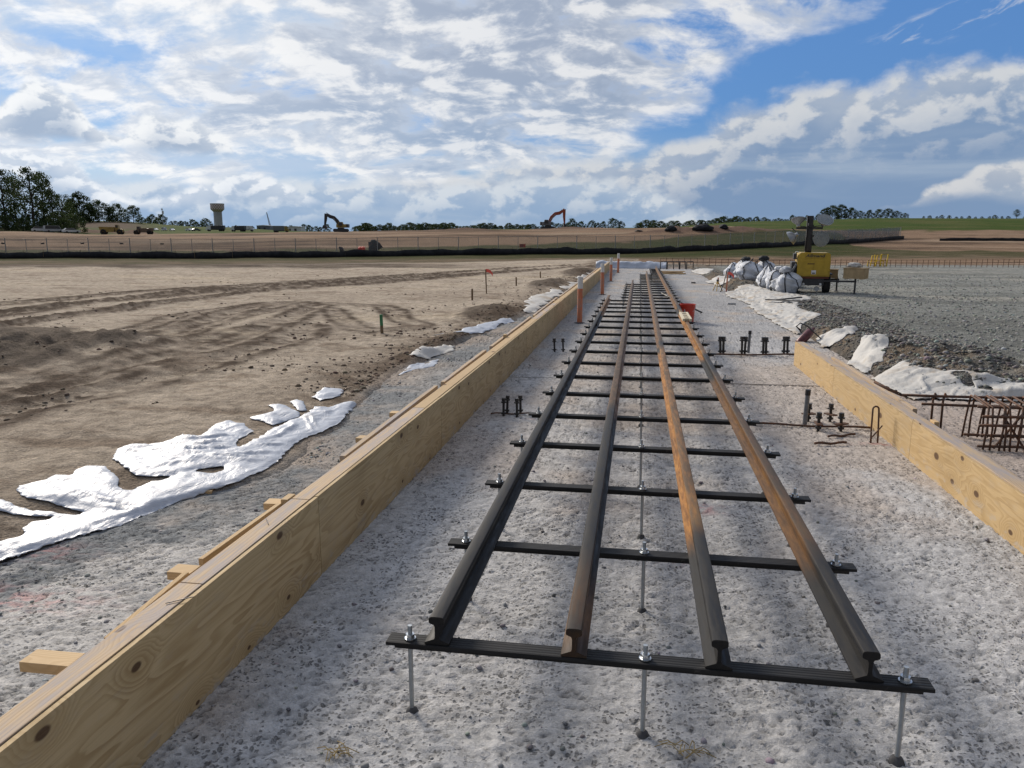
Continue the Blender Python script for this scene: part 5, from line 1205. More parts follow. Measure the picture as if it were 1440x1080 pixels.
x, y = gp(1009, 401, .2); r = thing('tripod', 'small yellow legged tripod standing on the white sheet left of the bulk bags', 'tripod', (x, y, gz(x, y)))
for a in (0.3, 2.4, 4.5): MB().cyl((.20 * math.cos(a), .20 * math.sin(a), -.02), (0, 0, .36), .013, 6).build('leg', MAT['yellow'], r)
MB().cyl((0, 0, .34), (0, 0, .40), .04, 10).build('head', MAT['dkgrey'], r)
o = MB().tube([(0, 0, 0), (.12, .3, .25), (.22, .6, .62)], .022, 6).build('leaning_bar', MAT['dkgrey']); o.location = (*gp(1013, 410, .02), .02); tag(o, 'dark bar leaning on the soil beside the small tripod', 'steel bar')
# reinforcing mesh standing along the far side of the yard
def rebar_row(lab, pts, z, h, sp):
    x0, y0 = pts[0]; zb = z; r = MB(); acc = 0
    for (ax, ay), (bx, by) in zip(pts[:-1], pts[1:]):
        L = math.hypot(bx - ax, by - ay); n = int(L / sp)
        for i in range(n):
            t = i / n; px, py = ax + (bx - ax) * t - x0, ay + (by - ay) * t - y0; j = random.uniform(-.02, .02)
            r.bar((px, py, -.05), (px + j, py, h + random.uniform(-.03, .03)), .022, .022)
        for hz in (.12, h * .55, h * .92): r.bar((ax - x0, ay - y0, hz), (bx - x0, by - y0, hz + .01), .020, .020)
    o = r.build('reinforcing_mesh', MAT['rust']); o.location = (x0, y0, zb); return tag(o, lab, 'rebar mesh')
rebar_row('rusty reinforcing mesh standing in a row along the far edge of the yard', [at_dist(1035, 41.5), at_dist(1240, 41.8), at_dist(1520, 42.5)], .12, .42, .30)
rebar_row('reinforcing mesh standing behind the far end of the slab', [at_dist(930, 45.0), at_dist(1035, 43.5)], .02, .52, .34)
x, y = at_dist(1237, 43.2); r = thing('yellow_stand', 'bright yellow pipe stands heaped behind the reinforcing mesh', 'pipe stand', (x, y, gz(x, y)), face_rz(x, y))
yp = simple('bright_yellow_pipe', (.70, .47, .02), .5)
for k, (dx, w, h, tilt) in enumerate(((-.32, .34, .34, .1), (.02, .30, .62, -.12), (.30, .32, .66, .15), (.12, .36, .30, .0), (-.22, .26, .58, .2))):
    MB().tube([(dx - w / 2, k * .08, 0), (dx - w / 2 + tilt * .3, k * .08, h), (dx + w / 2 + tilt * .3, k * .08, h), (dx + w / 2, k * .08, 0)], .034, 6).build('hoop', yp, r); MB().bar((dx - w / 2, k * .08, h * .5), (dx + w / 2, k * .08, h * .45), .03, .03).build('cross_bar', yp, r)

# ------------------------------------------------------------------ fences
MAT['galv'] = simple('galvanised_steel', (.30, .31, .31), .5, .4, .2, 8)
def mesh_mat(name, col, alpha):
    m, T, b = principled(name); b.inputs['Roughness'].default_value = .6
    pos = T.n('ShaderNodeNewGeometry').outputs['Position']
    T.put(b.inputs['Base Color'], T.mix(T.noise(pos, .8, 4, .6), col, tuple(c * .75 for c in col)))
    T.put(b.inputs['Alpha'], T.lin(T.noise(pos, .5, 4, .6), .3, .7, alpha * .8, alpha * 1.2)); return m
def along(pts, sp):
    out = []; acc = 0.0
    for (ax, ay), (bx, by) in zip(pts[:-1], pts[1:]):
        L = math.hypot(bx - ax, by - ay); s = -acc % sp if acc else 0.0
        while s < L: out.append((ax + (bx - ax) * s / L, ay + (by - ay) * s / L)); s += sp
        acc += L
    return out
def ribbon(name, path, h, mat, root, lo=0.0, wav=0.0, sp=.5, seed=0, th=.01, full=None):
    q = along(path, sp); q = np.array(q); zb = terrain(q[:, 0], q[:, 1]); hh = h * (1 + wav * fbm(q[:, 0] * .35, q[:, 1] * .35, seed, 4))
    dx = wav * .5 * fbm(q[:, 0] * .5, q[:, 1] * .3, seed + 1, 3)
    L0 = root.location if root else Vector((q[0][0], q[0][1], 0)); n = len(q)
    a = np.stack([q[:, 0] - L0[0], q[:, 1] - L0[1], zb - L0[2] + lo], -1); b = np.stack([q[:, 0] - L0[0] + dx, q[:, 1] - L0[1] + dx, zb - L0[2] + hh], -1); c = (a + b) / 2 + np.stack([0 * dx, dx * .6, 0 * dx], -1)
    co = np.concatenate([a, c, b]); o = link(name, np_mesh(name, co, grid_faces(3, n)), mat, root)
    if root is None: o.location = L0
    md = o.modifiers.new('thickness', 'SOLIDIFY'); md.thickness = th
    return o
fpath = [at_dist(c, d) for c, d in ((-330, 93), (0, 92), (300, 92.5), (600, 94), (900, 97), (1080, 110), (1180, 126), (1268, 141))]
x0, y0 = fpath[3]; fence = thing('chain_link_fence', 'long grey chain link fence with steel posts across the far side of the site', 'fence', (x0, y0, gz(x0, y0)))
posts = along(fpath, 2.42); rl = MB()
for i, (x, y) in enumerate(posts[:96]):
    z = gz(x, y); big = i % 2 == 0
    p = MB().cyl((0, 0, -.1), (0, 0, 1.95 if big else 1.86), .048 if big else .030, 8).build('post', MAT['galv'], fence); p.location = (x - x0, y - y0, z - fence.location.z)
for (a, b_) in zip(posts[:-1], posts[1:]):
    rl.bar((a[0] - x0, a[1] - y0, gz(*a) - fence.location.z + 1.86), (b_[0] - x0, b_[1] - y0, gz(*b_) - fence.location.z + 1.86), .035, .035)
rl.build('top_rail', MAT['galv'], fence)
ribbon('wire_mesh', fpath, 1.84, mesh_mat('chain_link_wire', (.24, .25, .25), .17), fence, .05, 0, 2.0, 1, .004)
ribbon('windscreen', [at_dist(c, d) for c, d in ((1120, 116), (1180, 125.6), (1267, 140.4))], 1.78, mesh_mat('grey_windscreen', (.24, .27, .29), .42), fence, .25, .05, 1.0, 2, .004)
MAT['silt'] = simple('black_silt_fabric', (.012, .013, .017), .8, 0, .4, 2, bmp=.5, bsc=3, bd=.05)
def silt(lab, path, h, ns, seed):
    x, y = path[len(path) // 2]; r = thing('silt_fence', lab, 'silt fence', (x, y, gz(x, y)), 0, 'black silt fences')
    ribbon('fabric', path, h, MAT['silt'], r, -.1, .35, .45, seed, .015)
    for (a, b_) in along(path, ns)[:98]:
        o = MB().bar((0, 0, -.1), (random.uniform(-.06, .06), .03, h * 1.35), .04, .04).build('stake', MAT['oldwood'], r); o.location = (a - x, b_ + .06 - y, gz(a, b_) - r.location.z)
    return r
silt('long black silt fence running in front of the chain link fence', [at_dist(c, d) for c, d in ((-330, 88), (0, 87), (300, 87.5), (600, 88.5), (900, 91), (1080, 104), (1180, 120), (1272, 136))], .66, 2.1, 61)
silt('short black silt fence on the dirt at the far right', [at_dist(c, d) for c, d in ((1322, 132), (1400, 131), (1520, 130))], .5, 2.3, 64)
for c, d, w, h, lab in ((528, 99, 1.5, 1.0, 'torn flap of black fabric hanging on the chain link fence'), (480, 99, .5, .5, 'small dark bundle on the grass behind the fence')):
    x, y = at_dist(c, d); o = lump('black_tarp', (w / 2, .35, h), 7 + c % 5, MAT['silt'], lab, 'tarp', amp=.6, sub=3, flat=.3); o.location = (x, y, gz(x, y) + h * .35); o.rotation_euler = (0, -.5, YAW)
for c, d, w, h, lab in ((943, 150, 2.2, 1.3, 'black tarp heap on the soil pile, left of the three heaps'), (988, 149, 3.8, 1.5, 'wide black tarp heap in the middle of the soil pile'), (1017, 151, 1.7, 1.1, 'black tarp heap on the soil pile, right of the three heaps'), (898, 152, 1.6, .4, 'low black tarp strip left of the tarp heaps')):
    x, y = at_dist(c, d); o = lump('black_tarp', (w / 2, .8, h * .55), c % 11, MAT['silt'], lab, 'tarp', amp=.45, sub=3, flat=.4, group='black tarp heaps on the soil pile'); o.location = (x, y, gz(x, y) + h * .2); o.rotation_euler = (0, 0, YAW)
for c, lab in ((506, 'orange traffic barrel before the fence, left of two'), (510, 'orange traffic barrel before the fence, right of two')):
    x, y = at_dist(c, 90.5); r = thing('traffic_barrel', lab, 'barrel', (x, y, gz(x, y)), 0, 'orange barrels by the far fence')
    MB().lathe([(0, 0), (.29, 0), (.29, .2), (.25, .24), (.25, .9), (.1, .98), (0, .98)], 14).build('barrel', MAT['pink'], r, auto=40); MB().lathe([(.268, .45), (.272, .45), (.272, .58), (.268, .58)], 14).build('white_band', MAT['whitep'], r)
x, y = at_dist(735, 95.5); r = thing('fence_sign', 'small red notice board hanging on the chain link fence', 'sign', (x, y - .15, gz(x, y) + .75), YAW); MB().box((0, 0, 0), (.75, .02, .42), bev=.004).build('board', simple('red_notice', (.42, .10, .07), .6), r)
for c in (4, 60, 116, 171, 228): 
    x, y = at_dist(c, 91.7); r = thing('fence_sign', 'small dark plate hanging on the chain link fence at the far left', 'sign', (x, y - .12, gz(x, y) + 1.35), YAW, 'small plates on the left part of the fence'); MB().box((0, 0, 0), (.42, .02, .16), bev=.004).build('plate', MAT['dkgrey'], r)

# ------------------------------------------------------------------ trees
def leaf_mat(name, a, b_):
    m, T, b = principled(name); at = T.n('ShaderNodeAttribute', attribute_name='leaf').outputs['Fac']; oi = T.n('ShaderNodeObjectInfo').outputs['Random']
    c = T.mix(at, a, b_); T.put(b.inputs['Base Color'], T.mix(1.0, c, T.mix(oi, (.75, .8, .8), (1.15, 1.1, .95)), 'MULTIPLY'))
    b.inputs['Roughness'].default_value = .7; b.inputs['Specular IOR Level'].default_value = .2
    tr = T.n('ShaderNodeBsdfTranslucent'); T.put(tr.inputs[0], T.v('SCALE', c, 1.1)); mx = T.n('ShaderNodeMixShader'); mx.inputs[0].default_value = .25
    out = [n for n in T.t.nodes if n.type == 'OUTPUT_MATERIAL'][0]; T.l.new(b.outputs[0], mx.inputs[1]); T.l.new(tr.outputs[0], mx.inputs[2]); T.l.new(mx.outputs[0], out.inputs[0])
    return m
MAT['leaf'] = leaf_mat('broad_leaves', (.024, .042, .015), (.066, .095, .030)); MAT['bark'] = simple('tree_bark', (.060, .048, .038), .9, 0, .35, 4)
def make_tree(name, n, leaf, seed, slim=1.0, gaps=.5, base=.28, clumps=26):
    """unit-height tree: a trunk with limbs, a crown of leaf-sized faces gathered in clumps"""
    rs = np.random.RandomState(seed); root = thing(name, 'tree', 'tree')
    tb = MB(); tb.tube([(0, 0, -.06), (.006, .004, .2), (-.008, .01, .45), (.01, 0, .70), (.0, .005, .86)], [.024, .019, .014, .008, .003], 7)
    cc = []
    for k in range(clumps):
        h = base + (1 - base) * (k + .5) / clumps; a = k * 2.4 + rs.rand(); prof = math.sin(math.pi * min(max((h - base) / (1.02 - base), .22 if base < .09 else .06), 1) ** .75) ** .7
        rr = .30 * slim * prof * (.35 + .75 * rs.rand() ** .6); c = np.array([math.cos(a) * rr, math.sin(a) * rr, h * (.96 + .06 * rs.rand())]); cc.append((c, (.055 + .06 * rs.rand()) * slim ** .5 * (.7 + .5 * prof)))
        if k % 2 == 0: tb.tube([(0, 0, h * .72), tuple(c * np.array([.5, .5, 1]) - (0, 0, .06)), tuple(c)], [.009, .006, .002], 5)
    tb.build('trunk', MAT['bark'], root, smooth=True)
    V = []; sh = []
    per = n // clumps
    for c, r in cc:
        d = rs.randn(per, 3); d /= np.linalg.norm(d, axis=1)[:, None] + 1e-9; p = c + d * (r * rs.rand(per, 1) ** (.33 + gaps * .3)) * np.array([1.25, 1.25, .8]) * 1.25
        nrm = rs.randn(per, 3) * .8 + d; nrm /= np.linalg.norm(nrm, axis=1)[:, None]; t = np.cross(nrm, rs.randn(per, 3)); t /= np.linalg.norm(t, axis=1)[:, None] + 1e-9; b = np.cross(nrm, t)
        s = leaf * (.6 + .8 * rs.rand(per, 1)); V.append(np.stack([p - t * s, p - b * s * .7, p + t * s, p + b * s * .7], 1)); sh.append(np.repeat(np.clip(.5 + .35 * rs.randn() + .25 * rs.randn(per), 0, 1), 4))
    V = np.concatenate(V).reshape(-1, 3); F = np.arange(len(V)).reshape(-1, 4); me = np_mesh('crown', V, F, False)
    a = me.attributes.new('leaf', 'FLOAT', 'POINT'); a.data.foreach_set('value', np.concatenate(sh).astype(np.float32)); link('crown', me, MAT['leaf'], root)
    return root
PRO = {'tall': [make_tree('broadleaf_tree', 2900, .014, 11, .85, .6, .26, 24), make_tree('broadleaf_tree', 2600, .014, 12, 1.0, .6, .34, 22), make_tree('broadleaf_tree', 2100, .014, 13, .70, .8, .22, 22)],
       'round': [make_tree('broadleaf_tree', 3000, .026, 21, 1.7, .4, .04, 30), make_tree('broadleaf_tree', 3000, .026, 22, 2.0, .4, .03, 32), make_tree('broadleaf_tree', 2800, .026, 23, 1.5, .45, .05, 28)],
       'far': [make_tree('broadleaf_tree', 1300, .046, 31, 2.1, .3, .0, 26), make_tree('broadleaf_tree', 1300, .046, 32, 2.5, .3, .0, 28), make_tree('broadleaf_tree', 1200, .046, 33, 1.8, .35, .0, 26)]}
FIRST = set()
def plant(kind, v, px, D, ytop=None, h=None, lab=None, group=None, sx=1.0):
    x, y = at_dist(px, D); zb = gz(x, y)
    if h is None: h = max(1.7 + (334 - ytop) / FPX * D - zb, 1.2)
    src = PRO[kind][v % len(PRO[kind])]; o = src if src.name not in FIRST else dup(src); FIRST.add(src.name)
    o.location = (x, y, zb - .02 * h); o.rotation_euler = (0, 0, random.uniform(0, 6.28)); o.scale = (h * sx, h * sx, h); o['label'] = lab
    if group: o['group'] = group
    return o
tg = 'tall trees at the left edge of the site'
for i, (px, yt, D, v, lab) in enumerate(((-46, 250, 262, 0, 'tall dark tree cut by the left picture edge behind its neighbour'), (-22, 246, 250, 1, 'tall dark tree cut by the left picture edge'), (10, 242, 248, 0, 'tall dark tree, leftmost whole one of the grove'), (26, 252, 262, 2, 'slim dark tree between the two tallest of the left grove'),
        (50, 241, 246, 1, 'tallest broad tree of the left grove with a dense flat top'), (66, 245, 256, 2, 'thin tall tree with an open top at the right of the left grove'), (78, 268, 250, 2, 'half height thin tree with sparse leaves at the right end of the grove'), (92, 276, 258, 1, 'lower bushy tree at the right end of the left grove'))):
    plant('tall', v, px, D, yt, lab=lab, group=tg, sx=.98)
for i in range(20): plant('round', i, -50 + i * 8.2 + random.uniform(-3, 3), 232 + (i * 7) % 22, h=random.uniform(3.5, 6.5), lab='dark bush in the undergrowth below the tall left grove', group='undergrowth bushes below the left grove')
for px, yt, lab in ((105, 283, 'left one of the trees on the brown slope right of the grove'), (116, 274, 'tallest of the dark trees on the brown slope right of the grove'), (128, 288, 'small tree between two larger ones on the brown slope'), (142, 284, 'round tree in the middle of the brown slope top'), (156, 293, 'low bushy tree on top of the brown slope'), (168, 289, 'pale leafed bushy tree on top of the brown slope'), (190, 291, 'roundest dark tree at the right end of the slope top')):
    plant('round', int(px), px, 560, yt, lab=lab, group='trees along the top of the left slope', sx=.95)
fl_ = 'distant trees along the horizon'
def row(x0, x1, n, ya, yb, D, lab, jit=2.0, kind='far', sx=1.0):
    for k in range(n):
        px = x0 + (x1 - x0) * (k + .5) / n + random.uniform(-jit, jit)
        plant(kind, random.randrange(3), px, D * random.uniform(.97, 1.03), random.uniform(ya, yb), lab=lab, group=fl_ + ', ' + lab.split(' tree ')[-1].split(' bush ')[-1], sx=sx)
row(200, 232, 5, 303, 310, 600, 'small tree descending the green slope left of the water tower')
row(238, 296, 8, 308, 316, 640, 'small tree on the green slope just left of the water tower')
row(318, 362, 5, 317, 321, 680, 'small tree right of the water tower')
row(398, 462, 9, 316, 320, 660, 'far tree behind the dark excavator')
row(500, 640, 30, 313, 319, 640, 'far tree on the horizon between the two excavators', sx=1.35)
row(640, 760, 28, 314, 319, 640, 'far tree on the horizon left of the red excavator', sx=1.35)
row(760, 825, 9, 313, 318, 560, 'far tree behind the red excavator')
for px, yt in ((804, 309), (817, 312), (832, 311), (840, 314), (848, 312), (862, 308), (873, 312)): plant('far', int(px), px, 480, yt, lab='separate round tree on the skyline right of the red excavator', group=fl_ + ', right of the red excavator', sx=.85)
row(893, 1000, 20, 310, 317, 450, 'far tree on the skyline above the tarp heaps', sx=1.35)
row(1000, 1110, 22, 305, 311, 430, 'far tree on the crest left of the light tower mast', sx=1.3)
row(1110, 1152, 6, 303, 307, 430, 'small tree on the crest behind the light tower lamps')
for px, yt, lab in ((1157, 295, 'left one of the big trees on the grassy crest'), (1168, 291, 'big round tree second from the left on the grassy crest'), (1181, 290, 'tallest round tree of the clump on the grassy crest'), (1194, 294, 'big tree fourth in the clump on the grassy crest'), (1207, 298, 'middle sized tree in the dip of the clump on the crest'), (1220, 297, 'middle sized tree right of the dip in the clump'), (1233, 296, 'middle sized tree with pale trunk gaps in the clump'), (1246, 295, 'second highest tree at the right half of the clump'), (1258, 298, 'tree next to the right end of the clump on the crest'), (1270, 301, 'last tree at the right end of the clump on the crest')):
    plant('round', int(px), px, 420, yt, lab=lab, group='tree clump on the grassy crest', sx=1.1)
row(1290, 1420, 14, 303.5, 306.5, 420, 'low bush on the grassy crest at the far right')
plant('tall', 0, 1426, 400, 296, lab='lone taller tree on the crest at the right picture edge', sx=1.2); row(1432, 1500, 6, 301, 306, 420, 'low bush on the crest beside the right picture edge')

# ------------------------------------------------------------------ water tower, mast, crane, sheds
def water_tower():
    x, y = at_dist(308.5, 900); m = 900 / FPX; zb = gz(x, y); zt = 1.7 + (334 - 288.5) * m
    r = thing('water_tower', 'pale water tower with red and white chequered head', 'water tower', (x, y, zb), .3); H = zt - zb
    con = simple('pale_concrete', (.40, .40, .41), .8, 0, .12, .2)
    sh = MB(); n = 36; rr = [4.5 + (.25 if k % 3 == 0 else 0) for k in range(n)]
    zs = (-1, H - 9.2); vs = [(rr[k] * math.cos(2 * math.pi * k / n), rr[k] * math.sin(2 * math.pi * k / n), z) for z in zs for k in range(n)]
    sh.add(vs, [(k, (k + 1) % n, n + (k + 1) % n, n + k) for k in range(n)]).build('shaft', con, r)
    mt, T, b = principled('chequered_paint'); ob = T.n('ShaderNodeTexCoord').outputs['Object']; ox, oy, oz = T.sep(ob)
    u = T.m('FLOOR', T.m('MULTIPLY', T.m('ARCTAN2', oy, ox), 34 / 6.28318)); v = T.m('FLOOR', T.m('DIVIDE', oz, 1.6)); ck = T.m('MODULO', T.m('ABSOLUTE', T.m('ADD', u, v)), 2.0)
    T.put(b.inputs['Base Color'], T.mix(ck, (.58, .56, .56), (.36, .20, .18))); b.inputs['Roughness'].default_value = .5
    hd = MB().lathe([(4.6, -9.2), (7.4, -6.4), (7.6, -5.6), (7.6, -.9), (7.2, -.3), (0, .0)], 40).build('tank', mt, r, auto=30); hd.location = (0, 0, H)
    MB().lathe([(7.65, -.75), (7.75, -.75), (7.75, .2), (7.65, .2)], 40).build('guard_rail', con, r).location = (0, 0, H)
    d = MB().box((0, -4.7, 2), (1.6, .5, 4)).build('door', MAT['dkgrey'], r)
water_tower()
x, y = at_dist(231, 575); r = thing('antenna_mast', 'thin grey antenna mast rising from the green slope', 'antenna', (x, y, gz(x, y))); hh = 1.7 + (334 - 294.5) * 575 / FPX - gz(x, y)
MB().cyl((0, 0, -.5), (0, 0, hh), .35, 8, .2).build('mast', MAT['galv'], r); MB().box((.7, 0, hh * .75), (.9, .4, 2.4), bev=.05).build('antenna_panel', MAT['whitep'], r); MB().box((0, 0, hh - .8), (1.1, .4, 1.0), bev=.05).build('antenna_head', MAT['whitep'], r)
def crane():
    x, y = at_dist(381, 640); m = 640 / FPX; zb = gz(x, y); r = thing('crawler_crane', 'distant pale crane with raised lattice boom', 'crane', (x, y, zb), YAW)
    tip = Vector((-4.0 * m, 0, 1.7 + (334 - 300) * m - zb)); b = MB()
    for dx, dy in ((-.5, -.5), (.5, -.5), (.5, .5), (-.5, .5)): b.bar((dx, dy, 2.5), tip + Vector((dx * .3, dy * .3, 0)), .2, .2)
    for k in range(14):
        t0, t1 = k / 14, (k + 1) / 14; p = Vector((0, 0, 2.5)).lerp(tip, t0) + Vector((-.45 * (1 - t0 * .6), 0, 0)); q = Vector((0, 0, 2.5)).lerp(tip, t1) + Vector((.45 * (1 - t1 * .6), 0, 0)); b.bar(p, q, .14, .14)
    b.build('boom', MAT['galv'], r); MB().box((.8, 0, 2.2), (4.4, 3, 2.2), bev=.15).build('cab', MAT['whitep'], r)
    for s in (-1, 1): MB().box((0, s * 1.7, .5), (5.5, .9, 1.1), bev=.3).build('track', MAT['dkgrey'], r)
crane()
def shed(lab, c0, c1, yt, yb, D, wm):
    m = D / FPX; x, y = at_dist((c0 + c1) / 2, D); zb = min(1.7 + (334 - yb) * m, gz(x, y)); h = 1.7 + (334 - yt) * m - zb; w = (c1 - c0) * m
    r = thing('shed', lab, 'shed', (x, y, zb), YAW)
    MB().box((0, 6, h * .42), (w, 12, h * .84)).build('wall', wm, r); MB().prism([(-w / 2 - .4, h * .84), (w / 2 + .4, h * .84), (w / 2 + .2, h * .9), (0, h), (-w / 2 - .2, h * .9)], -.4, 12.4).build('roof', MAT['whitep'], r)
    for k in (-.3, .1): MB().box((w * k, -.04, h * .25), (w * .16, .08, h * .5)).build('door', MAT['dkgrey'], r)
shed('long low pale shed far behind the crane', 362, 380, 317.0, 324, 620, MAT['grey_pipe']); shed('low white tent shed right of the crane', 404, 424, 318.5, 324, 600, MAT['whitep'])

# ------------------------------------------------------------------ machines and vehicles
def tracks(r, L, w, h, mat):
    for s in (-1, 1):
        t = MB().prism([(-L / 2 + h * .4, 0), (L / 2 - h * .4, 0), (L / 2, h * .4), (L / 2, h * .65), (L / 2 - h * .4, h), (-L / 2 + h * .4, h), (-L / 2, h * .65), (-L / 2, h * .4)], -.3, .3, Matrix.Translation((0, s * w, 0))).build('track', mat, r)
        for q in (-1, 1): MB().cyl((q * (L / 2 - h * .5), s * w - .33, h * .5), (q * (L / 2 - h * .5), s * w + .33, h * .5), h * .33, 12).build('sprocket', MAT['dkgrey'], t)
def excavator(lab, px, D, yb, paint, house, boom, stick, bucket, cabx, rz=0.0, counter=1):
    """side-on machine: outlines in metres from the middle of its tracks"""
    x, y = at_dist(px, D); r = thing('excavator', lab, 'excavator', (x, y, gz(x, y)), YAW + rz, 'tracked excavators on the skyline')
    tracks(r, 4.0, 1.1, .85, MAT['dkgrey'])
    MB().box((0, 0, .98), (1.6, 1.6, .26)).build('slew_ring', MAT['dkgrey'], r)
    hs = MB().box((counter * .5, 0, 1.62), (3.1, 2.5, .95), bev=.08).build('house', house, r)
    MB().box((counter * 1.95, 0, 1.65), (.55, 2.5, .95), bev=.12).build('counterweight', MAT['dkgrey'], r)
    cb = MB().prism([(-.7, 0), (.65, 0), (.65, 1.0), (.45, 1.55), (-.55, 1.55), (-.75, .8)], -.5, .5, Matrix.Translation((cabx, -.75, 1.15))).build('cab', house, r)
    MB().prism([(-.55, .55), (.5, .55), (.5, 1.0), (.36, 1.42), (-.46, 1.42), (-.6, .8)], -.012, .012, Matrix.Translation((cabx, -1.263, 1.15))).build('window', MAT['dkgrey'], cb)
    def arm(name, pts, ws, thick, mat):
        up = []; dn = []
        for i, p in enumerate(pts):
            a = Vector(pts[max(i - 1, 0)]); c = Vector(pts[min(i + 1, len(pts) - 1)]); t = (c - a).normalized(); n = Vector((-t.y, t.x)); up.append(Vector(p) + n * ws[i]); dn.append(Vector(p) - n * ws[i])
        n_ = len(pts); v = [(q.x, s * thick, q.y) for s in (-1, 1) for q in up + dn]; f = []
        for i in range(n_ - 1):
            f += [(i, i + 1, n_ + i + 1, n_ + i), (2 * n_ + i, 3 * n_ + i, 3 * n_ + i + 1, 2 * n_ + i + 1), (i, 2 * n_ + i, 2 * n_ + i + 1, i + 1), (n_ + i, n_ + i + 1, 3 * n_ + i + 1, 3 * n_ + i)]
        f += [(0, n_, 3 * n_, 2 * n_), (n_ - 1, 3 * n_ - 1, 4 * n_ - 1, 2 * n_ - 1)]
        return MB().add(v, f).build(name, mat, r)
    arm('boom', boom, [.40] + [.48] * (len(boom) - 2) + [.30], .26, paint); arm('stick', stick, [.44, .36, .20], .2, paint)
    b0, b1 = Vector(boom[0]), Vector(boom[len(boom) // 2]); MB().cyl((b0.x - .4, -.3, b0.y - .2), (b1.x, -.3, b1.y - .1), .1, 8).build('cylinder', MAT['galv'], r)
    MB().cyl((boom[-2][0], 0, boom[-2][1] + .45), (stick[0][0], 0, stick[0][1] + .25), .09, 8).build('cylinder', MAT['galv'], r)
    s_ = stick[-1]; MB().prism([(s_[0] + a, s_[1] + c) for a, c in bucket], -.6, .6).build('bucket', MAT['dkgrey'], r)
    r.scale = (.86, .86, .86)
    return r
orp = simple('orange_red_machine_paint', (.36, .075, .035), .5, 0, .3, 2); yep = simple('faded_yellow_machine_paint', (.36, .25, .06), .55, 0, .35, 2)
excavator('orange red excavator with raised boom on the skyline', 770, 196, 321, orp, MAT['grey_pipe'], [(.3, 1.8), (1.1, 3.4), (2.2, 4.4), (3.4, 4.6), (4.4, 5.2)], [(4.75, 5.7), (4.75, 3.6), (4.9, 1.5)], [(-.25, .1), (.25, .1), (.45, -.5), (.2, -1.0), (-.5, -.9)], -.4, 0, -1)
excavator('dark excavator with yellow house and curled arm on the skyline at left', 480, 190, 327, MAT['blacksteel'], yep, [(-.3, 1.8), (-1.0, 3.0), (-1.9, 3.9), (-2.9, 4.2), (-3.7, 4.6)], [(-4.0, 5.0), (-4.2, 3.3), (-4.5, 1.7)], [(-.35, .15), (.3, .15), (.7, -.4), (.3, -.95), (-.7, -.7)], .2, 0, 1)
def hauler(lab, px, D, s, paint, rz):
    x, y = at_dist(px, D); r = thing('earth_hauler', lab, 'earthmover', (x, y, gz(x, y) - .1), YAW + rz, 'earthmovers by the soil heaps'); r.scale = (s, s, s)
    MB().prism([(-3.2, 1.6), (-2.4, .9), (.8, .9), (1.1, 2.4), (-3.4, 2.5)], -1.2, 1.2).build('bowl', paint, r); MB().prism([(1.3, .8), (3.2, .8), (3.3, 1.7), (2.2, 1.9), (2.1, 3.1), (1.3, 3.1)], -1.1, 1.1).build('cab', paint, r)
    MB().box((1.7, 0, 2.55), (.72, 2.24, .7), bev=.05).build('window', MAT['dkgrey'], r); MB().box((.9, 0, 1.2), (1.0, .8, .5)).build('hitch', MAT['dkgrey'], r)
    for xx in (-2.2, 2.5):
        for sy in (-1, 1): MB().lathe([(.3, -.3), (.8, -.3), (.88, -.15), (.88, .15), (.8, .3), (.3, .3)], 18, Matrix.Translation((xx, sy * 1.15, .88)) @ Matrix.Rotation(R(90), 4, 'X')).build('wheel', MAT['tyre'], r, auto=40)
hauler('dusty earthmover standing among the soil heaps below the left grove', 158, 226, .92, yep, .25); hauler('smaller dusty earthmover right of the soil heaps', 203, 232, .78, simple('dusty_brown_paint', (.16, .115, .08), .7), 3.3)
def make_car(name, col, L=4.5, van=False):
    r = thing(name, 'car', 'car'); pm = simple(name + '_paint_' + ('w' if col[0] > .4 else 'd'), col, .35, .1, .1, 1)
    MB().prism([(-L / 2, .35), (L / 2, .35), (L / 2, .75), (L * .30, .92), (-L * .46, .95), (-L / 2, .8)], -.88, .88).build('body', pm, r)
    top = [(-L * .44, .96), (L * .26, .94), (L * .12, 1.42), (-L * .30, 1.45)] if not van else [(-L * .49, .96), (L * .34, .94), (L * .24, 1.9), (-L * .48, 1.95)]
    MB().prism(top, -.76, .76).build('cabin', pm, r); MB().prism([(x * .94, z - .05 if z > 1 else z + .04) for x, z in top], -.775, .775).build('window', MAT['dkgrey'], r)
    for xx in (-L * .31, L * .31):
        for s in (-1, 1): MB().lathe([(0, -.1), (.30, -.1), (.32, 0), (.30, .1), (0, .1)], 14, Matrix.Translation((xx, s * .82, .32)) @ Matrix.Rotation(R(90), 4, 'X')).build('wheel', MAT['tyre'], r, auto=40)
    return r
cw, cd, cs = make_car('parked_car', (.68, .69, .70)), make_car('parked_car', (.10, .11, .12)), make_car('parked_car', (.42, .44, .46), 5.2, True)
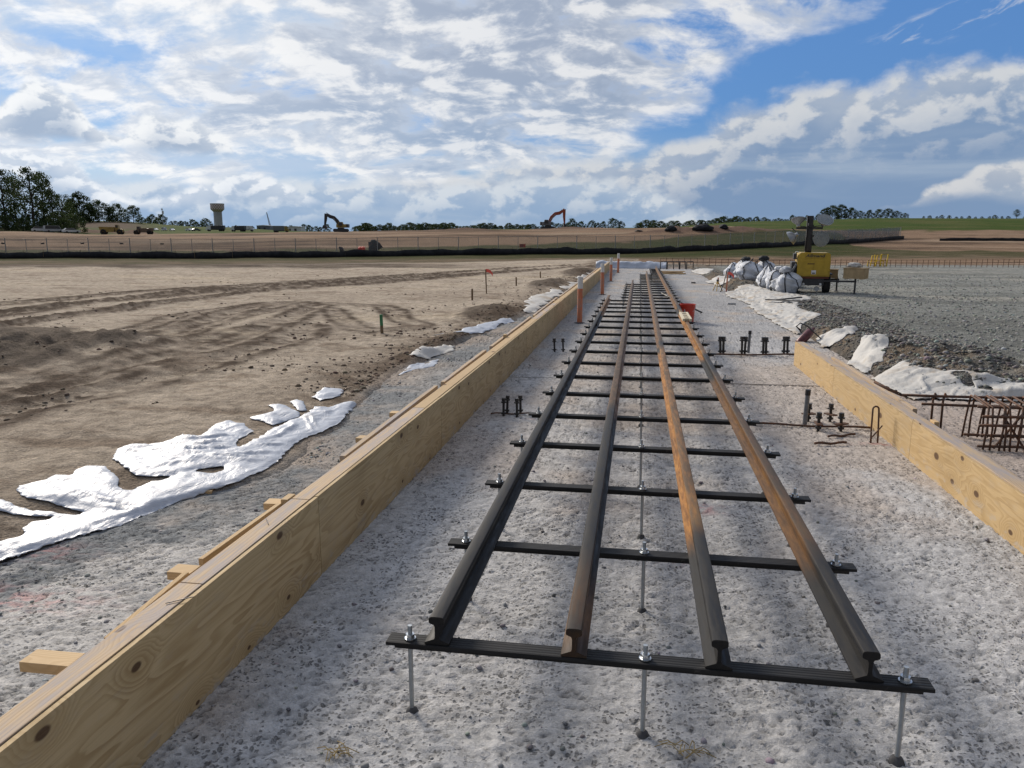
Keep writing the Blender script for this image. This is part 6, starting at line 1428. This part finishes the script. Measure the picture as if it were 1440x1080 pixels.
cars = [(101, 0, 'white car half hidden by bushes at the left grove'), (58, 0, 'white car far left below the tall grove'), (77, 2, 'grey van below the tall grove'), (212, 0, 'white car, first of the row at the foot of the green slope'), (220, 0, 'white car, second of the row at the foot of the green slope'), (232, 2, 'silver van in the middle of the row at the green slope'), (243, 0, 'white car right of the silver van at the green slope'), (267, 0, 'white car standing apart right of the row'), (277, 1, 'dark car, last at the right of the row')]
ff = set()
for px, k, lab in cars:
    src = (cw, cd, cs)[k]; D = 415 if px > 110 else 228; x, y = at_dist(px, D); o = src if k not in ff else dup(src); ff.add(k)
    o.location = (x, y, gz(x, y)); o.rotation_euler = (0, 0, YAW + random.choice((-.6, .5, .8, -.9))); o['label'] = lab; o['group'] = 'cars parked beyond the site'
def truck(lab, px, D, bed, cabc, L, rz=0.0):
    x, y = at_dist(px, D); r = thing('truck', lab, 'truck', (x, y, gz(x, y)), YAW + rz, 'trucks parked near the water tower')
    MB().box((-L * .15, 0, 1.9), (L * .68, 2.4, 2.0), bev=.06).build('bed', bed, r); MB().prism([(L * .22, .7), (L * .5, .7), (L * .5, 1.5), (L * .42, 1.7), (L * .38, 2.8), (L * .22, 2.8)], -1.15, 1.15).build('cab', cabc, r)
    MB().box((0, 0, .8), (L * .95, 1.0, .25)).build('chassis', MAT['dkgrey'], r); MB().box((L * .385, 0, 2.2), (L * .05, 2.0, .7)).build('window', MAT['dkgrey'], r)
    for xx in (-L * .38, -L * .25, L * .35):
        for s in (-1, 1): MB().lathe([(0, -.15), (.48, -.15), (.5, 0), (.48, .15), (0, .15)], 14, Matrix.Translation((xx, s * 1.05, .5)) @ Matrix.Rotation(R(90), 4, 'X')).build('wheel', MAT['tyre'], r, auto=40)
truck('dark tipper truck with a white cab below the water tower', 304, 400, MAT['dkgrey'], MAT['whitep'], 9.5, 3.14); truck('white truck right of the water tower', 336, 395, MAT['dkgrey'], MAT['whitep'], 7.5, 3.0); truck('white box truck partly behind the white truck', 348, 405, MAT['whitep'], MAT['whitep'], 7.0, .1); truck('grey truck left of the white tent shed', 396, 330, MAT['grey_pipe'], yep, 6.5, .2)
